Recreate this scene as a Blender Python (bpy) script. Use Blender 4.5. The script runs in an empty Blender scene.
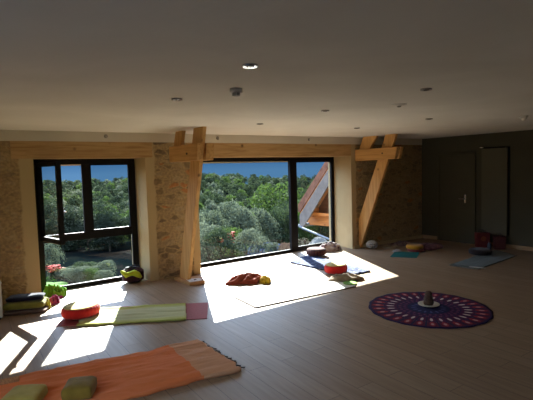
import bpy, math, random
import numpy as np
from mathutils import Matrix, Vector, noise
random.seed(7)
rng = np.random.RandomState(11)
PI = math.pi
sc = bpy.context.scene
COL = sc.collection

# ------------------------------------------------------------------ materials
def new_mat(name):
    m = bpy.data.materials.new(name); m.use_nodes = True
    nt = m.node_tree; nt.nodes.clear()
    out = nt.nodes.new('ShaderNodeOutputMaterial')
    return m, nt, out
def N(nt, t, **kw):
    n = nt.nodes.new(t)
    for k, v in kw.items():
        if k in n.inputs.keys(): n.inputs[k].default_value = v
        else: setattr(n, k, v)
    return n
def L(nt, a, ao, b, bi): nt.links.new(a.outputs[ao], b.inputs[bi])
def ramp(nt, stops, interp='LINEAR'):
    r = nt.nodes.new('ShaderNodeValToRGB'); e = r.color_ramp.elements; r.color_ramp.interpolation = interp
    while len(e) < len(stops): e.new(0.5)
    for i, (p, c) in enumerate(stops):
        e[i].position = p; e[i].color = (*c, 1)
    return r
def c4(c): return (c[0], c[1], c[2], 1)
def cloth_mat(name, c, c2=None, scale=9, rough=.95, bump=.25, weave=260, sheen=.15):
    m, nt, out = new_mat(name)
    b = N(nt, 'ShaderNodeBsdfPrincipled', Roughness=rough); b.inputs['Specular IOR Level'].default_value = .15
    b.inputs['Sheen Weight'].default_value = sheen
    tc = N(nt, 'ShaderNodeTexCoord')
    n1 = N(nt, 'ShaderNodeTexNoise', Scale=scale, Detail=4); L(nt, tc, 'Object', n1, 'Vector')
    c2 = c2 or tuple(x*.78 for x in c)
    r = ramp(nt, [(.35, c2), (.65, c)]); L(nt, n1, 'Fac', r, 'Fac'); L(nt, r, 'Color', b, 'Base Color')
    n2 = N(nt, 'ShaderNodeTexNoise', Scale=weave, Detail=2); L(nt, tc, 'Object', n2, 'Vector')
    bp = N(nt, 'ShaderNodeBump', Strength=bump, Distance=.004); L(nt, n2, 'Fac', bp, 'Height'); L(nt, bp, 'Normal', b, 'Normal')
    L(nt, b, 'BSDF', out, 'Surface'); return m
def simple(name, c, rough=.5, metal=0, spec=.5, noise_amt=.12, scale=20, bump=.1):
    m, nt, out = new_mat(name)
    b = N(nt, 'ShaderNodeBsdfPrincipled', Roughness=rough, Metallic=metal); b.inputs['Specular IOR Level'].default_value = spec
    tc = N(nt, 'ShaderNodeTexCoord'); n1 = N(nt, 'ShaderNodeTexNoise', Scale=scale, Detail=5); L(nt, tc, 'Object', n1, 'Vector')
    r = ramp(nt, [(.3, tuple(x*(1-noise_amt) for x in c)), (.7, tuple(min(1, x*(1+noise_amt)) for x in c))])
    L(nt, n1, 'Fac', r, 'Fac'); L(nt, r, 'Color', b, 'Base Color')
    bp = N(nt, 'ShaderNodeBump', Strength=bump, Distance=.01); L(nt, n1, 'Fac', bp, 'Height'); L(nt, bp, 'Normal', b, 'Normal')
    L(nt, b, 'BSDF', out, 'Surface'); return m
def wood_mat(name, c1, c2, axis='Y', rough=.6, knots=True, stretch=14):
    m, nt, out = new_mat(name)
    b = N(nt, 'ShaderNodeBsdfPrincipled', Roughness=rough); b.inputs['Specular IOR Level'].default_value = .3
    tc = N(nt, 'ShaderNodeTexCoord'); mp = N(nt, 'ShaderNodeMapping'); L(nt, tc, 'Object', mp, 'Vector')
    s = {'X': (1, stretch, stretch), 'Y': (stretch, 1, stretch), 'Z': (stretch, stretch, 1)}[axis]; mp.inputs['Scale'].default_value = s
    n1 = N(nt, 'ShaderNodeTexNoise', Scale=1.6, Detail=6, Distortion=.6); L(nt, mp, 'Vector', n1, 'Vector')
    r = ramp(nt, [(.3, c2), (.6, c1)]); L(nt, n1, 'Fac', r, 'Fac')
    src = r
    if knots:
        v = N(nt, 'ShaderNodeTexVoronoi', Scale=3.1); L(nt, tc, 'Object', v, 'Vector')
        kr = ramp(nt, [(.03, (.0, .0, .0)), (.12, (1, 1, 1))]); L(nt, v, 'Distance', kr, 'Fac')
        mx = nt.nodes.new('ShaderNodeMix'); mx.data_type = 'RGBA'
        L(nt, kr, 'Color', mx, 0); mx.inputs[6].default_value = c4(tuple(x*.35 for x in c2)); L(nt, r, 'Color', mx, 7)
        nt.links.new(mx.outputs[2], b.inputs['Base Color'])
    else: L(nt, r, 'Color', b, 'Base Color')
    bp = N(nt, 'ShaderNodeBump', Strength=.25, Distance=.006); L(nt, n1, 'Fac', bp, 'Height'); L(nt, bp, 'Normal', b, 'Normal')
    L(nt, b, 'BSDF', out, 'Surface'); return m
def plaster_mat(name, c, c2, scale=1.2, bump=.2, rough=.9):
    m, nt, out = new_mat(name)
    b = N(nt, 'ShaderNodeBsdfPrincipled', Roughness=rough); b.inputs['Specular IOR Level'].default_value = .2
    tc = N(nt, 'ShaderNodeTexCoord')
    n1 = N(nt, 'ShaderNodeTexNoise', Scale=scale, Detail=7, Distortion=1.2); L(nt, tc, 'Object', n1, 'Vector')
    r = ramp(nt, [(.3, c2), (.7, c)]); L(nt, n1, 'Fac', r, 'Fac'); L(nt, r, 'Color', b, 'Base Color')
    n2 = N(nt, 'ShaderNodeTexNoise', Scale=scale*12, Detail=6); L(nt, tc, 'Object', n2, 'Vector')
    bp = N(nt, 'ShaderNodeBump', Strength=bump, Distance=.02); L(nt, n2, 'Fac', bp, 'Height'); L(nt, bp, 'Normal', b, 'Normal')
    L(nt, b, 'BSDF', out, 'Surface'); return m

def stone_mat(name, bands, tone=1.0, con=0):
    """rubble limestone and brick bits in lime mortar; smooth plaster bands next to the openings (x ranges)"""
    m, nt, out = new_mat(name)
    b = N(nt, 'ShaderNodeBsdfPrincipled', Roughness=.95); b.inputs['Specular IOR Level'].default_value = .1
    tc = N(nt, 'ShaderNodeTexCoord')
    nz = N(nt, 'ShaderNodeTexNoise', Scale=3.5, Detail=3); L(nt, tc, 'Object', nz, 'Vector')
    ad = N(nt, 'ShaderNodeVectorMath', operation='MULTIPLY_ADD'); L(nt, nz, 'Color', ad, 0); ad.inputs[1].default_value = (.16, .16, .16); L(nt, tc, 'Object', ad, 2)
    mp = N(nt, 'ShaderNodeMapping'); mp.inputs['Scale'].default_value = (5.6, 5.6, 12.5); L(nt, ad, 'Vector', mp, 'Vector')
    v = N(nt, 'ShaderNodeTexVoronoi', Scale=1.0, Randomness=.95); v.feature = 'DISTANCE_TO_EDGE'; L(nt, mp, 'Vector', v, 'Vector')
    vc = N(nt, 'ShaderNodeTexVoronoi', Scale=1.0, Randomness=.95); L(nt, mp, 'Vector', vc, 'Vector')
    sx = N(nt, 'ShaderNodeSeparateColor'); L(nt, vc, 'Color', sx, 'Color')
    t = lambda c: tuple(x*tone for x in c)
    v_ = lambda c, k: tuple(x*(1-con*k) for x in c)
    cr = ramp(nt, [(0, t((.34, .245, .13))), (.25, t(v_((.29, .21, .115), .35))), (.5, t((.37, .28, .16))), (.72, t(v_((.24, .175, .105), .4))), (.88, t((.36, .26, .14))), (.93, t((.42, .19, .075)))], 'CONSTANT')
    L(nt, sx, 'Red', cr, 'Fac')
    mr = ramp(nt, [(.03, (0, 0, 0)), (.17, (1, 1, 1))]); L(nt, v, 'Distance', mr, 'Fac')
    nf = N(nt, 'ShaderNodeTexNoise', Scale=26, Detail=6); L(nt, tc, 'Object', nf, 'Vector')
    fr = ramp(nt, [(.3, (.72, .72, .72)), (.7, (1.15, 1.12, 1.08))]); L(nt, nf, 'Fac', fr, 'Fac')
    mx = nt.nodes.new('ShaderNodeMix'); mx.data_type = 'RGBA'; L(nt, mr, 'Color', mx, 0)
    mx.inputs[6].default_value = c4(t((.37, .27, .14))); L(nt, cr, 'Color', mx, 7)
    mm = nt.nodes.new('ShaderNodeMix'); mm.data_type = 'RGBA'; mm.blend_type = 'MULTIPLY'; mm.inputs[0].default_value = 1
    nt.links.new(mx.outputs[2], mm.inputs[6]); L(nt, fr, 'Color', mm, 7)
    # plaster mask
    sp = N(nt, 'ShaderNodeSeparateXYZ'); L(nt, tc, 'Object', sp, 'Vector')
    n3 = N(nt, 'ShaderNodeTexNoise', Scale=5, Detail=4); L(nt, tc, 'Object', n3, 'Vector')
    wob = N(nt, 'ShaderNodeMath', operation='MULTIPLY_ADD'); L(nt, n3, 'Fac', wob, 0); wob.inputs[1].default_value = .10; L(nt, sp, 'X', wob, 2)
    total = None
    for (a, c) in bands:
        g = N(nt, 'ShaderNodeMapRange'); g.inputs['From Min'].default_value = a+.05-.012; g.inputs['From Max'].default_value = a+.05+.012; L(nt, wob, 0, g, 'Value')
        h = N(nt, 'ShaderNodeMapRange'); h.inputs['From Min'].default_value = c+.05-.012; h.inputs['From Max'].default_value = c+.05+.012; h.inputs['To Min'].default_value = 1; h.inputs['To Max'].default_value = 0; L(nt, wob, 0, h, 'Value')
        p = N(nt, 'ShaderNodeMath', operation='MULTIPLY'); L(nt, g, 0, p, 0); L(nt, h, 0, p, 1)
        if total is None: total = p
        else:
            q = N(nt, 'ShaderNodeMath', operation='MAXIMUM'); L(nt, total, 0, q, 0); L(nt, p, 0, q, 1); total = q
    mp2 = nt.nodes.new('ShaderNodeMix'); mp2.data_type = 'RGBA'; L(nt, total, 0, mp2, 0)
    nt.links.new(mm.outputs[2], mp2.inputs[6]); mp2.inputs[7].default_value = c4(t((.45, .345, .185)))
    nt.links.new(mp2.outputs[2], b.inputs['Base Color'])
    inv = N(nt, 'ShaderNodeMath', operation='SUBTRACT'); inv.inputs[0].default_value = 1; L(nt, total, 0, inv, 1)
    hh = N(nt, 'ShaderNodeMath', operation='MULTIPLY_ADD'); L(nt, nf, 'Fac', hh, 0); hh.inputs[1].default_value = .35; L(nt, mr, 'Color', hh, 2)
    h2 = N(nt, 'ShaderNodeMath', operation='MULTIPLY'); L(nt, hh, 0, h2, 0); L(nt, inv, 0, h2, 1)
    bp = N(nt, 'ShaderNodeBump', Strength=.45, Distance=.02); L(nt, h2, 0, bp, 'Height'); L(nt, bp, 'Normal', b, 'Normal')
    L(nt, b, 'BSDF', out, 'Surface'); return m

def floor_mat():
    m, nt, out = new_mat('laminate_floor')
    b = N(nt, 'ShaderNodeBsdfPrincipled', Roughness=.44); b.inputs['Specular IOR Level'].default_value = .36
    tc = N(nt, 'ShaderNodeTexCoord'); mp = N(nt, 'ShaderNodeMapping'); mp.inputs['Rotation'].default_value = (0, 0, math.radians(-88)); L(nt, tc, 'Object', mp, 'Vector')
    br = N(nt, 'ShaderNodeTexBrick', Scale=1.0); br.inputs['Brick Width'].default_value = 1.25; br.inputs['Row Height'].default_value = .178
    br.inputs['Mortar Size'].default_value = .0028; br.inputs['Mortar Smooth'].default_value = .2; br.offset = .37
    br.inputs['Color1'].default_value = (0.1, 0.1, 0.1, 1); br.inputs['Color2'].default_value = (.9, .9, .9, 1); br.inputs['Mortar'].default_value = (0, 0, 0, 1)
    L(nt, mp, 'Vector', br, 'Vector')
    gr = N(nt, 'ShaderNodeMapping'); gr.inputs['Scale'].default_value = (1.2, 16, 1); L(nt, mp, 'Vector', gr, 'Vector')
    n1 = N(nt, 'ShaderNodeTexNoise', Scale=1.5, Detail=7, Distortion=.5); L(nt, gr, 'Vector', n1, 'Vector')
    f = N(nt, 'ShaderNodeMath', operation='MULTIPLY_ADD'); L(nt, br, 'Color', f, 0); f.inputs[1].default_value = .22
    g = N(nt, 'ShaderNodeMath', operation='MULTIPLY'); L(nt, n1, 'Fac', g, 0); g.inputs[1].default_value = .8; L(nt, g, 0, f, 2)
    r = ramp(nt, [(.2, (.20, .130, .078)), (.5, (.26, .178, .113)), (.85, (.335, .243, .165))]); L(nt, f, 0, r, 'Fac')
    mx = nt.nodes.new('ShaderNodeMix'); mx.data_type = 'RGBA'; L(nt, br, 'Fac', mx, 0); L(nt, r, 'Color', mx, 6); mx.inputs[7].default_value = (.12, .08, .05, 1)
    nt.links.new(mx.outputs[2], b.inputs['Base Color'])
    iv = N(nt, 'ShaderNodeMath', operation='SUBTRACT'); iv.inputs[0].default_value = 1; L(nt, br, 'Fac', iv, 1)
    bp = N(nt, 'ShaderNodeBump', Strength=.4, Distance=.003); L(nt, iv, 0, bp, 'Height'); L(nt, bp, 'Normal', b, 'Normal')
    L(nt, b, 'BSDF', out, 'Surface'); return m

def glass_mat(name, tint=(.84, .88, .89), refl=.06):
    m, nt, out = new_mat(name)
    tr = N(nt, 'ShaderNodeBsdfTransparent'); tr.inputs['Color'].default_value = c4(tint)
    gl = N(nt, 'ShaderNodeBsdfGlossy', Roughness=.02); gl.inputs['Color'].default_value = (.9, .9, .9, 1)
    lw = N(nt, 'ShaderNodeFresnel'); lw.inputs['IOR'].default_value = 1.35
    mx = N(nt, 'ShaderNodeMixShader'); ge = N(nt, 'ShaderNodeNewGeometry'); iv = N(nt, 'ShaderNodeMath', operation='SUBTRACT'); iv.inputs[0].default_value = 1; L(nt, ge, 'Backfacing', iv, 1); ml = N(nt, 'ShaderNodeMath', operation='MULTIPLY'); L(nt, lw, 'Fac', ml, 0); L(nt, iv, 0, ml, 1); L(nt, ml, 0, mx, 0); L(nt, tr, 'BSDF', mx, 1); L(nt, gl, 'BSDF', mx, 2)
    L(nt, mx, 'Shader', out, 'Surface'); return m

def leaf_mat(name, c, c2, scale=.35, transl=.42):
    m, nt, out = new_mat(name)
    tc = N(nt, 'ShaderNodeTexCoord'); oi = N(nt, 'ShaderNodeObjectInfo')
    n1 = N(nt, 'ShaderNodeTexNoise', Scale=scale*8, Detail=2); L(nt, tc, 'Object', n1, 'Vector')
    s = N(nt, 'ShaderNodeMath', operation='MULTIPLY_ADD'); L(nt, oi, 'Random', s, 0); s.inputs[1].default_value = .5
    t = N(nt, 'ShaderNodeMath', operation='MULTIPLY'); L(nt, n1, 'Fac', t, 0); t.inputs[1].default_value = .5; L(nt, t, 0, s, 2)
    r = ramp(nt, [(.25, c2), (.75, c)]); L(nt, s, 0, r, 'Fac')
    d = N(nt, 'ShaderNodeBsdfDiffuse'); L(nt, r, 'Color', d, 'Color')
    tl = N(nt, 'ShaderNodeBsdfTranslucent'); L(nt, r, 'Color', tl, 'Color')
    gl = N(nt, 'ShaderNodeBsdfGlossy', Roughness=.55); gl.inputs['Color'].default_value = (.5, .55, .5, 1)
    mx = N(nt, 'ShaderNodeMixShader'); mx.inputs[0].default_value = transl; L(nt, d, 'BSDF', mx, 1); L(nt, tl, 'BSDF', mx, 2)
    m2 = N(nt, 'ShaderNodeMixShader'); m2.inputs[0].default_value = .015; L(nt, mx, 'Shader', m2, 1); L(nt, gl, 'BSDF', m2, 2)
    L(nt, m2, 'Shader', out, 'Surface'); return m

# ------------------------------------------------------------------ object helpers
def tag(o, label=None, cat=None, group=None, kind=None):
    if label: o['label'] = label
    if cat: o['category'] = cat
    if group: o['group'] = group
    if kind: o['kind'] = kind
    return o
def empty(name, loc=(0, 0, 0), label=None, cat=None, group=None, kind=None, rz=0):
    o = bpy.data.objects.new(name, None); COL.objects.link(o); o.location = loc; o.rotation_euler = (0, 0, rz); o.empty_display_size = .1
    return tag(o, label, cat, group, kind)
class MB:
    def __init__(s): s.v = []; s.f = []; s.m = []; s.uv = None
    def add(s, vs, fs, mi=0):
        k = len(s.v); s.v += [tuple(v) for v in vs]; s.f += [tuple(i+k for i in f) for f in fs]; s.m += [mi]*len(fs); return s
    def box(s, a, b, mi=0):
        (x0, y0, z0), (x1, y1, z1) = a, b
        vs = [(x0,y0,z0),(x1,y0,z0),(x1,y1,z0),(x0,y1,z0),(x0,y0,z1),(x1,y0,z1),(x1,y1,z1),(x0,y1,z1)]
        return s.add(vs, [(0,3,2,1),(4,5,6,7),(0,1,5,4),(1,2,6,5),(2,3,7,6),(3,0,4,7)], mi)
    def hexa(s, bottom, top, mi=0):
        return s.add(list(bottom)+list(top), [(0,3,2,1),(4,5,6,7),(0,1,5,4),(1,2,6,5),(2,3,7,6),(3,0,4,7)], mi)
    def prism_x(s, poly, x0, x1, mi=0):      # polygon in (y, z), extruded along x
        n = len(poly)
        vs = [(x0, y, z) for y, z in poly]+[(x1, y, z) for y, z in poly]
        fs = [tuple(range(n))[::-1], tuple(range(n, 2*n))]+[(i, (i+1) % n, n+(i+1) % n, n+i) for i in range(n)]
        return s.add(vs, fs, mi)
    def tube(s, pts, r, n=8, mi=0, caps=True):
        pts = [Vector(p) for p in pts]; rings = []
        rr = r if isinstance(r, (list, tuple)) else [r]*len(pts)
        for i, p in enumerate(pts):
            d = (pts[min(i+1, len(pts)-1)]-pts[max(i-1, 0)]).normalized()
            u = d.cross(Vector((0, 0, 1)));
            if u.length < 1e-3: u = Vector((1, 0, 0))
            u.normalize(); w = d.cross(u)
            rings.append([p+(u*math.cos(2*PI*k/n)+w*math.sin(2*PI*k/n))*rr[i] for k in range(n)])
        vs = [v for rg in rings for v in rg]; fs = []
        for i in range(len(pts)-1):
            for k in range(n): fs.append((i*n+k, i*n+(k+1) % n, (i+1)*n+(k+1) % n, (i+1)*n+k))
        if caps: fs += [tuple(range(n))[::-1], tuple((len(pts)-1)*n+k for k in range(n))]
        return s.add(vs, fs, mi)
    def lathe(s, prof, c=(0, 0, 0), n=24, mi=0, wob=None):
        vs = []; fs = []
        for j, (r, z) in enumerate(prof):
            for k in range(n):
                a = 2*PI*k/n; q = r*(wob(a, z) if wob else 1)
                vs.append((c[0]+q*math.cos(a), c[1]+q*math.sin(a), c[2]+z))
        for j in range(len(prof)-1):
            for k in range(n): fs.append((j*n+k, j*n+(k+1) % n, (j+1)*n+(k+1) % n, (j+1)*n+k))
        if prof[0][0] > 1e-5: fs.append(tuple(range(n))[::-1])
        if prof[-1][0] > 1e-5: fs.append(tuple((len(prof)-1)*n+k for k in range(n)))
        return s.add(vs, fs, mi)
    def build(s, name, mats, parent=None, loc=(0, 0, 0), smooth=False, bevel=0, rz=0, local=False):
        """vertices are in the parent's (or, for a top-level mesh, world) coordinates"""
        me = bpy.data.meshes.new(name)
        vs = s.v
        if parent is None and not local and tuple(loc) != (0, 0, 0):
            vs = [(x-loc[0], y-loc[1], z-loc[2]) for x, y, z in s.v]
        me.from_pydata(vs, [], s.f); me.update()
        if s.uv is not None:
            ul = me.uv_layers.new(name='UVMap')
            for lp in me.loops: ul.data[lp.index].uv = s.uv[lp.vertex_index]
        o = bpy.data.objects.new(name, me); COL.objects.link(o); o.location = loc; o.rotation_euler = (0, 0, rz)
        for mm in (mats if isinstance(mats, (list, tuple)) else [mats]): me.materials.append(mm)
        for p, i in zip(me.polygons, s.m): p.material_index = i; p.use_smooth = smooth
        if parent: o.parent = parent
        if bevel:
            b = o.modifiers.new('bevel', 'BEVEL'); b.width = bevel; b.segments = 2; b.limit_method = 'ANGLE'
        return o

def fbm(x, y, z=0, o=3):
    return noise.fractal(Vector((x, y, z)), 1.0, 2.0, o)
def ridge(x, y, z=0): return 1-2*abs(noise.noise(Vector((x, y, z))))

def cloth(quad, nx=60, ny=24, z0=.0, th=.006, amp=.008, freq=(3, 9), seed=0, edge=.01, lift=None, corner_r=0):
    """a cloth or mat spread out on the floor: quad = 4 world xy corners (u along 0-1)"""
    A, B, C_, D = [np.array(q, float) for q in quad]
    mb = MB(); top = []; bot = []; uv = []
    for j in range(ny+1):
        for i in range(nx+1):
            u, v = i/nx, j/ny
            p = (1-u)*(1-v)*A+u*(1-v)*B+u*v*C_+(1-u)*v*D
            if edge:
                p = p+np.array([fbm(u*9+seed, v*9, 1), fbm(u*9, v*9+seed, 5)])*edge*(1.5 if (i in (0, nx) or j in (0, ny)) else .6)
            h = amp*max(0, ridge(u*freq[0]+seed, v*freq[1]+.35*fbm(u*3, v*3, seed), seed)) + amp*.5*abs(fbm(u*freq[0]*2, v*freq[1]*2, seed+3))
            if lift: h += lift(u, v)
            top.append((p[0], p[1], z0+th+h)); bot.append((p[0], p[1], z0+max(0, h-th*.5) if h > .03 else z0)); uv.append((u, v))
    n = len(top); fs = []; W = nx+1
    for j in range(ny):
        for i in range(nx):
            a = j*W+i; fs.append((a, a+1, a+1+W, a+W)); fs.append((n+a, n+a+W, n+a+1+W, n+a+1))
    for i in range(nx): fs.append((i, n+i, n+i+1, i+1)); a = ny*W+i; fs.append((a, a+1, n+a+1, n+a))
    for j in range(ny): a = j*W; fs.append((a, a+W, n+a+W, n+a)); a = j*W+nx; fs.append((a, n+a, n+a+W, a+W))
    mb.add(top+bot, fs); mb.uv = uv+uv
    return mb

def heap(cx, cy, rx, ry, h, rz=0, seed=0, z0=0, n=48, m=18, rough=.5, flat=.55):
    """crumpled cloth: closed shell over an irregular footprint"""
    mb = MB(); vs = [(cx, cy, z0+h)]; ca, sa = math.cos(rz), math.sin(rz)
    for j in range(1, m+1):
        t = j/m
        for k in range(n):
            a = 2*PI*k/n
            R = 1+.28*fbm(math.cos(a)*1.3+seed, math.sin(a)*1.3, seed)+.10*fbm(math.cos(a)*5, math.sin(a)*5, seed+9)
            x, y = rx*R*t*math.cos(a), ry*R*t*math.sin(a)
            prof = (1-t**2.6)**flat if t < 1 else 0
            f = 1-rough+rough*(ridge(x/rx*1.7+seed, y/ry*1.7, seed)*.9+.3*ridge(x/rx*4, y/ry*4, seed+2))
            z = max(.004, h*prof*f) if t < 1 else .003
            vs.append((cx+x*ca-y*sa, cy+x*sa+y*ca, z0+z))
    vs[0] = (cx, cy, z0+h*(1-rough*.4)); fs = [(0, 1+k, 1+(k+1) % n) for k in range(n)]
    for j in range(m-1):
        b = 1+j*n
        for k in range(n): fs.append((b+k, b+n+k, b+n+(k+1) % n, b+(k+1) % n))
    base = len(vs); last = 1+(m-1)*n
    for k in range(n): x, y, z = vs[last+k]; vs.append((x, y, z0))
    for k in range(n): fs.append((last+k, base+k, base+(k+1) % n, last+(k+1) % n))
    fs.append(tuple(base+k for k in range(n))[::-1])
    return mb.add(vs, fs)

def pillow(a, b, c, e=.5, wr=.05, seed=0, nu=40, nv=22):
    """soft rectangular cushion centred on x, y, standing on z=0"""
    mb = MB(); vs = []; fs = []
    sp = lambda w, q: math.copysign(abs(w)**q, w)
    for j in range(nv+1):
        ph = -PI/2+PI*j/nv
        for i in range(nu):
            th = 2*PI*i/nu
            x = a*sp(math.cos(ph), .6)*sp(math.cos(th), e); y = b*sp(math.cos(ph), .6)*sp(math.sin(th), e); z = c*sp(math.sin(ph), .6)
            q = 1+wr*fbm(x/a*1.6+seed, y/b*1.6, z/c+seed)
            vs.append((x*q, y*q, c+z*(1+wr*2*fbm(x/a*2, y/b*2, seed))))
    zm = min(v[2] for v in vs); vs = [(x, y, max(0, z-zm-.004)) for x, y, z in vs]
    for j in range(nv):
        for i in range(nu): fs.append((j*nu+i, j*nu+(i+1) % nu, (j+1)*nu+(i+1) % nu, (j+1)*nu+i))
    return mb.add(vs, fs)

# ------------------------------------------------------------------ shared materials
M = {}
M['ceil'] = plaster_mat('ceiling_plaster', (.76, .74, .70), (.67, .65, .61), .8, .2)
M['strip'] = plaster_mat('strip_plaster', (.60, .555, .45), (.56, .51, .42), 1.2, .06)
M['plaster'] = plaster_mat('lime_plaster', (.46, .35, .19), (.41, .305, .16), 1.6, .2)
M['green'] = plaster_mat('greygreen_paint', (.066, .063, .043), (.058, .055, .037), 1.0, .04, .8)
M['dark_wall'] = plaster_mat('plain_wall', (.66, .64, .58), (.6, .58, .52), 1, .05)
M['floor'] = floor_mat()
M['beam'] = wood_mat('lintel_oak', (.46, .29, .125), (.32, .185, .07), 'X')
M['beamY'] = wood_mat('tie_oak', (.52, .29, .10), (.36, .18, .055), 'Y')
M['beamZ'] = wood_mat('leg_oak', (.58, .34, .12), (.44, .23, .075), 'Z')
M['skirt'] = wood_mat('skirting', (.34, .22, .12), (.25, .15, .08), 'Y', knots=False)
M['alu'] = simple('anthracite_aluminium', (.006, .0055, .006), .5, .0, .15)
M['glass'] = glass_mat('window_glass')
M['chrome'] = simple('chrome', (.6, .6, .6), .2, 1.0, .5, .03)
M['white'] = simple('white_plastic', (.62, .60, .55), .5, 0, .4, .04)
M['grey'] = simple('grey_plastic', (.62, .59, .54), .5, 0, .4, .06)
M['black'] = cloth_mat('black_cloth', (.018, .016, .022))
M['door'] = simple('door_paint', (.068, .065, .045), .7, 0, .12, .05, 3)

# ------------------------------------------------------------------ camera
MM = [[0.8093250564988286, 0.061656680326695044, -0.5841159188844793], [-0.5866967192383319, 0.03757695523468266, -0.8089344423810056], [-0.027926914583351368, 0.9973898065482635, 0.06658574348516208]]
cd = bpy.data.cameras.new('camera'); cam = bpy.data.objects.new('camera', cd); COL.objects.link(cam)
cd.sensor_fit = 'HORIZONTAL'; cd.sensor_width = 36; cd.lens = 450/533*36; cd.clip_end = 3000; cd.clip_start = .05
mw = Matrix(MM).to_4x4(); mw.translation = Vector((0, 0, 1.75)); cam.matrix_world = mw
sc.camera = cam

# ------------------------------------------------------------------ room shell
CZ = 2.388; YO = 7.52; X0, X1, Y0 = -1.4, 9.4, -2.2
def yi(x): return 7.085-.0515*x
def stru(o): o['kind'] = 'structure'; return o
stru(MB().box((X0-.2, Y0-.2, -.25), (X1+.2, YO, 0)).build('floor', M['floor']))
stru(MB().box((X0-.2, Y0-.2, CZ), (X1+.2, YO+.1, CZ+.25)).build('ceiling', M['ceil']))
mb = MB(); mb.box((X0-.2, Y0, 0), (X0, -.4, CZ)); mb.box((X0-.2, 2.8, 0), (X0, YO, CZ)); mb.box((X0-.2, -.4, 0), (X0, 2.8, .5)); mb.box((X0-.2, -.4, 2.15), (X0, 2.8, CZ)); stru(mb.build('wall_left', M['dark_wall']))  # gap left in this wall for the added fill window
stru(MB().box((X0-.2, Y0-.2, 0), (X1+.2, Y0, CZ)).build('wall_back', M['dark_wall']))
stru(MB().box((X1, Y0, 0), (X1+.2, YO, CZ)).build('wall_right', M['green']))
M['stoneA'] = stone_mat('rubble_left', [(.89, 1.2)], 1.0, -.3)
M['stoneB'] = stone_mat('rubble_pier', [(2.5, 2.80), (3.43, 3.7)], 1.0, .55)
M['stoneC'] = stone_mat('rubble_right', [(7.0, 7.22)], .9)
wf = empty('wall_front', (0, 0, 0), kind='structure')
def wallpiece(name, xa, xb, z0, z1, mats, xa2=None, xb2=None, dy=0):
    xa2 = xa if xa2 is None else xa2; xb2 = xb if xb2 is None else xb2
    mb = MB(); b = [(xa, yi(xa)+dy, z0), (xb, yi(xb)+dy, z0), (xb2, YO, z0), (xa2, YO, z0)]
    t = [(x, y, z1) for x, y, z in b]
    vs = b+t; mb.add(vs, [(0,1,5,4)], 0); mb.add(vs, [(0,3,2,1),(4,5,6,7),(1,2,6,5),(2,3,7,6),(3,0,4,7)], 1)
    return mb.build(name, mats, wf)
wallpiece('stone_pier', X0, 1.07, 0, 2.243, [M['stoneA'], M['plaster']], X0, 1.10)
wallpiece('stone_pier', 2.66, 3.55, 0, 2.243, [M['stoneB'], M['plaster']], 2.63, 3.52)
wallpiece('stone_pier', 7.10, X1, 0, 2.243, [M['stoneC'], M['plaster']], 7.24, X1)
wallpiece('upper_strip', X0, X1, 2.243, CZ, [M['strip'], M['strip']], dy=-.012)
for xa, xb in ((.80, 2.78), (3.38, 7.10)):
    mb = MB(); d = -.008
    ya = [(xa, yi(xa)+d), (xb, yi(xb)+d), (xb, YO-.002), (xa, YO-.002)]
    a0, b0 = (1.07, 2.66) if xa < 1 else (3.55, 7.10)
    mb.hexa([(x, y, 2.0) for x, y in ya], [(x, y, 2.245) for x, y in ya])
    o = mb.build('lintel', M['beam'], wf, bevel=.006); o['label'] = 'pale wooden lintel beam above the window opening'
# baseboards
mb = MB(); mb.box((X1-.015, Y0, 0), (X1, 5.24, .08)); mb.box((X1-.015, 6.16, 0), (X1, 6.6, .08)); stru(mb.build('baseboard_right', M['skirt'], bevel=.004))
mb = MB(); mb.hexa([(7.14, yi(7.14)-.03, 0), (9.385, yi(9.385)-.03, 0), (9.385, yi(9.385)+.02, 0), (7.14, yi(7.14)+.02, 0)], [(7.14, yi(7.14)-.012, .07), (9.385, yi(9.385)-.012, .07), (9.385, yi(9.385)+.02, .07), (7.14, yi(7.14)+.02, .07)]); stru(mb.build('baseboard_front', M['plaster']))

# ------------------------------------------------------------------ windows
def rect_frame(mb, x0, x1, z0, z1, y0, y1, w, wb=None, wt=None):
    wb = wb or w; wt = wt or w
    mb.box((x0, y0, z0), (x0+w, y1, z1)); mb.box((x1-w, y0, z0), (x1, y1, z1))
    mb.box((x0+w, y0, z0), (x1-w, y1, z0+wb)); mb.box((x0+w, y0, z1-wt), (x1-w, y1, z1))
# left window
w1 = empty('window_1', (1.86, 7.38, 0), kind='structure')
def lw(mb, name, mat, par, off, **k):
    mb.v = [(x-off[0], y-off[1], z-off[2]) for x, y, z in mb.v]; return mb.build(name, mat, par, **k)
o1 = (1.86, 7.38, 0)
mb = MB(); rect_frame(mb, 1.10, 2.63, 0.0, 2.0, 7.352, 7.398, .095, .065, .08)
mb.box((1.195, 7.352, .745), (2.535, 7.39, .86)); mb.box((1.785, 7.352, .86), (1.905, 7.395, 1.92))
lw(mb, 'window_frame', M['alu'], w1, o1, bevel=.004)
mb = MB(); rect_frame(mb, 1.905, 2.535, .86, 1.92, 7.358, 7.39, .022); lw(mb, 'sash_frame', M['alu'], w1, o1)
lw(MB().box((1.92, 7.372, .875), (2.52, 7.38, 1.905)), 'pane', M['glass'], w1, o1)
lw(MB().box((1.195, 7.376, .065), (2.535, 7.384, .755)), 'pane', M['glass'], w1, o1)
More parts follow.
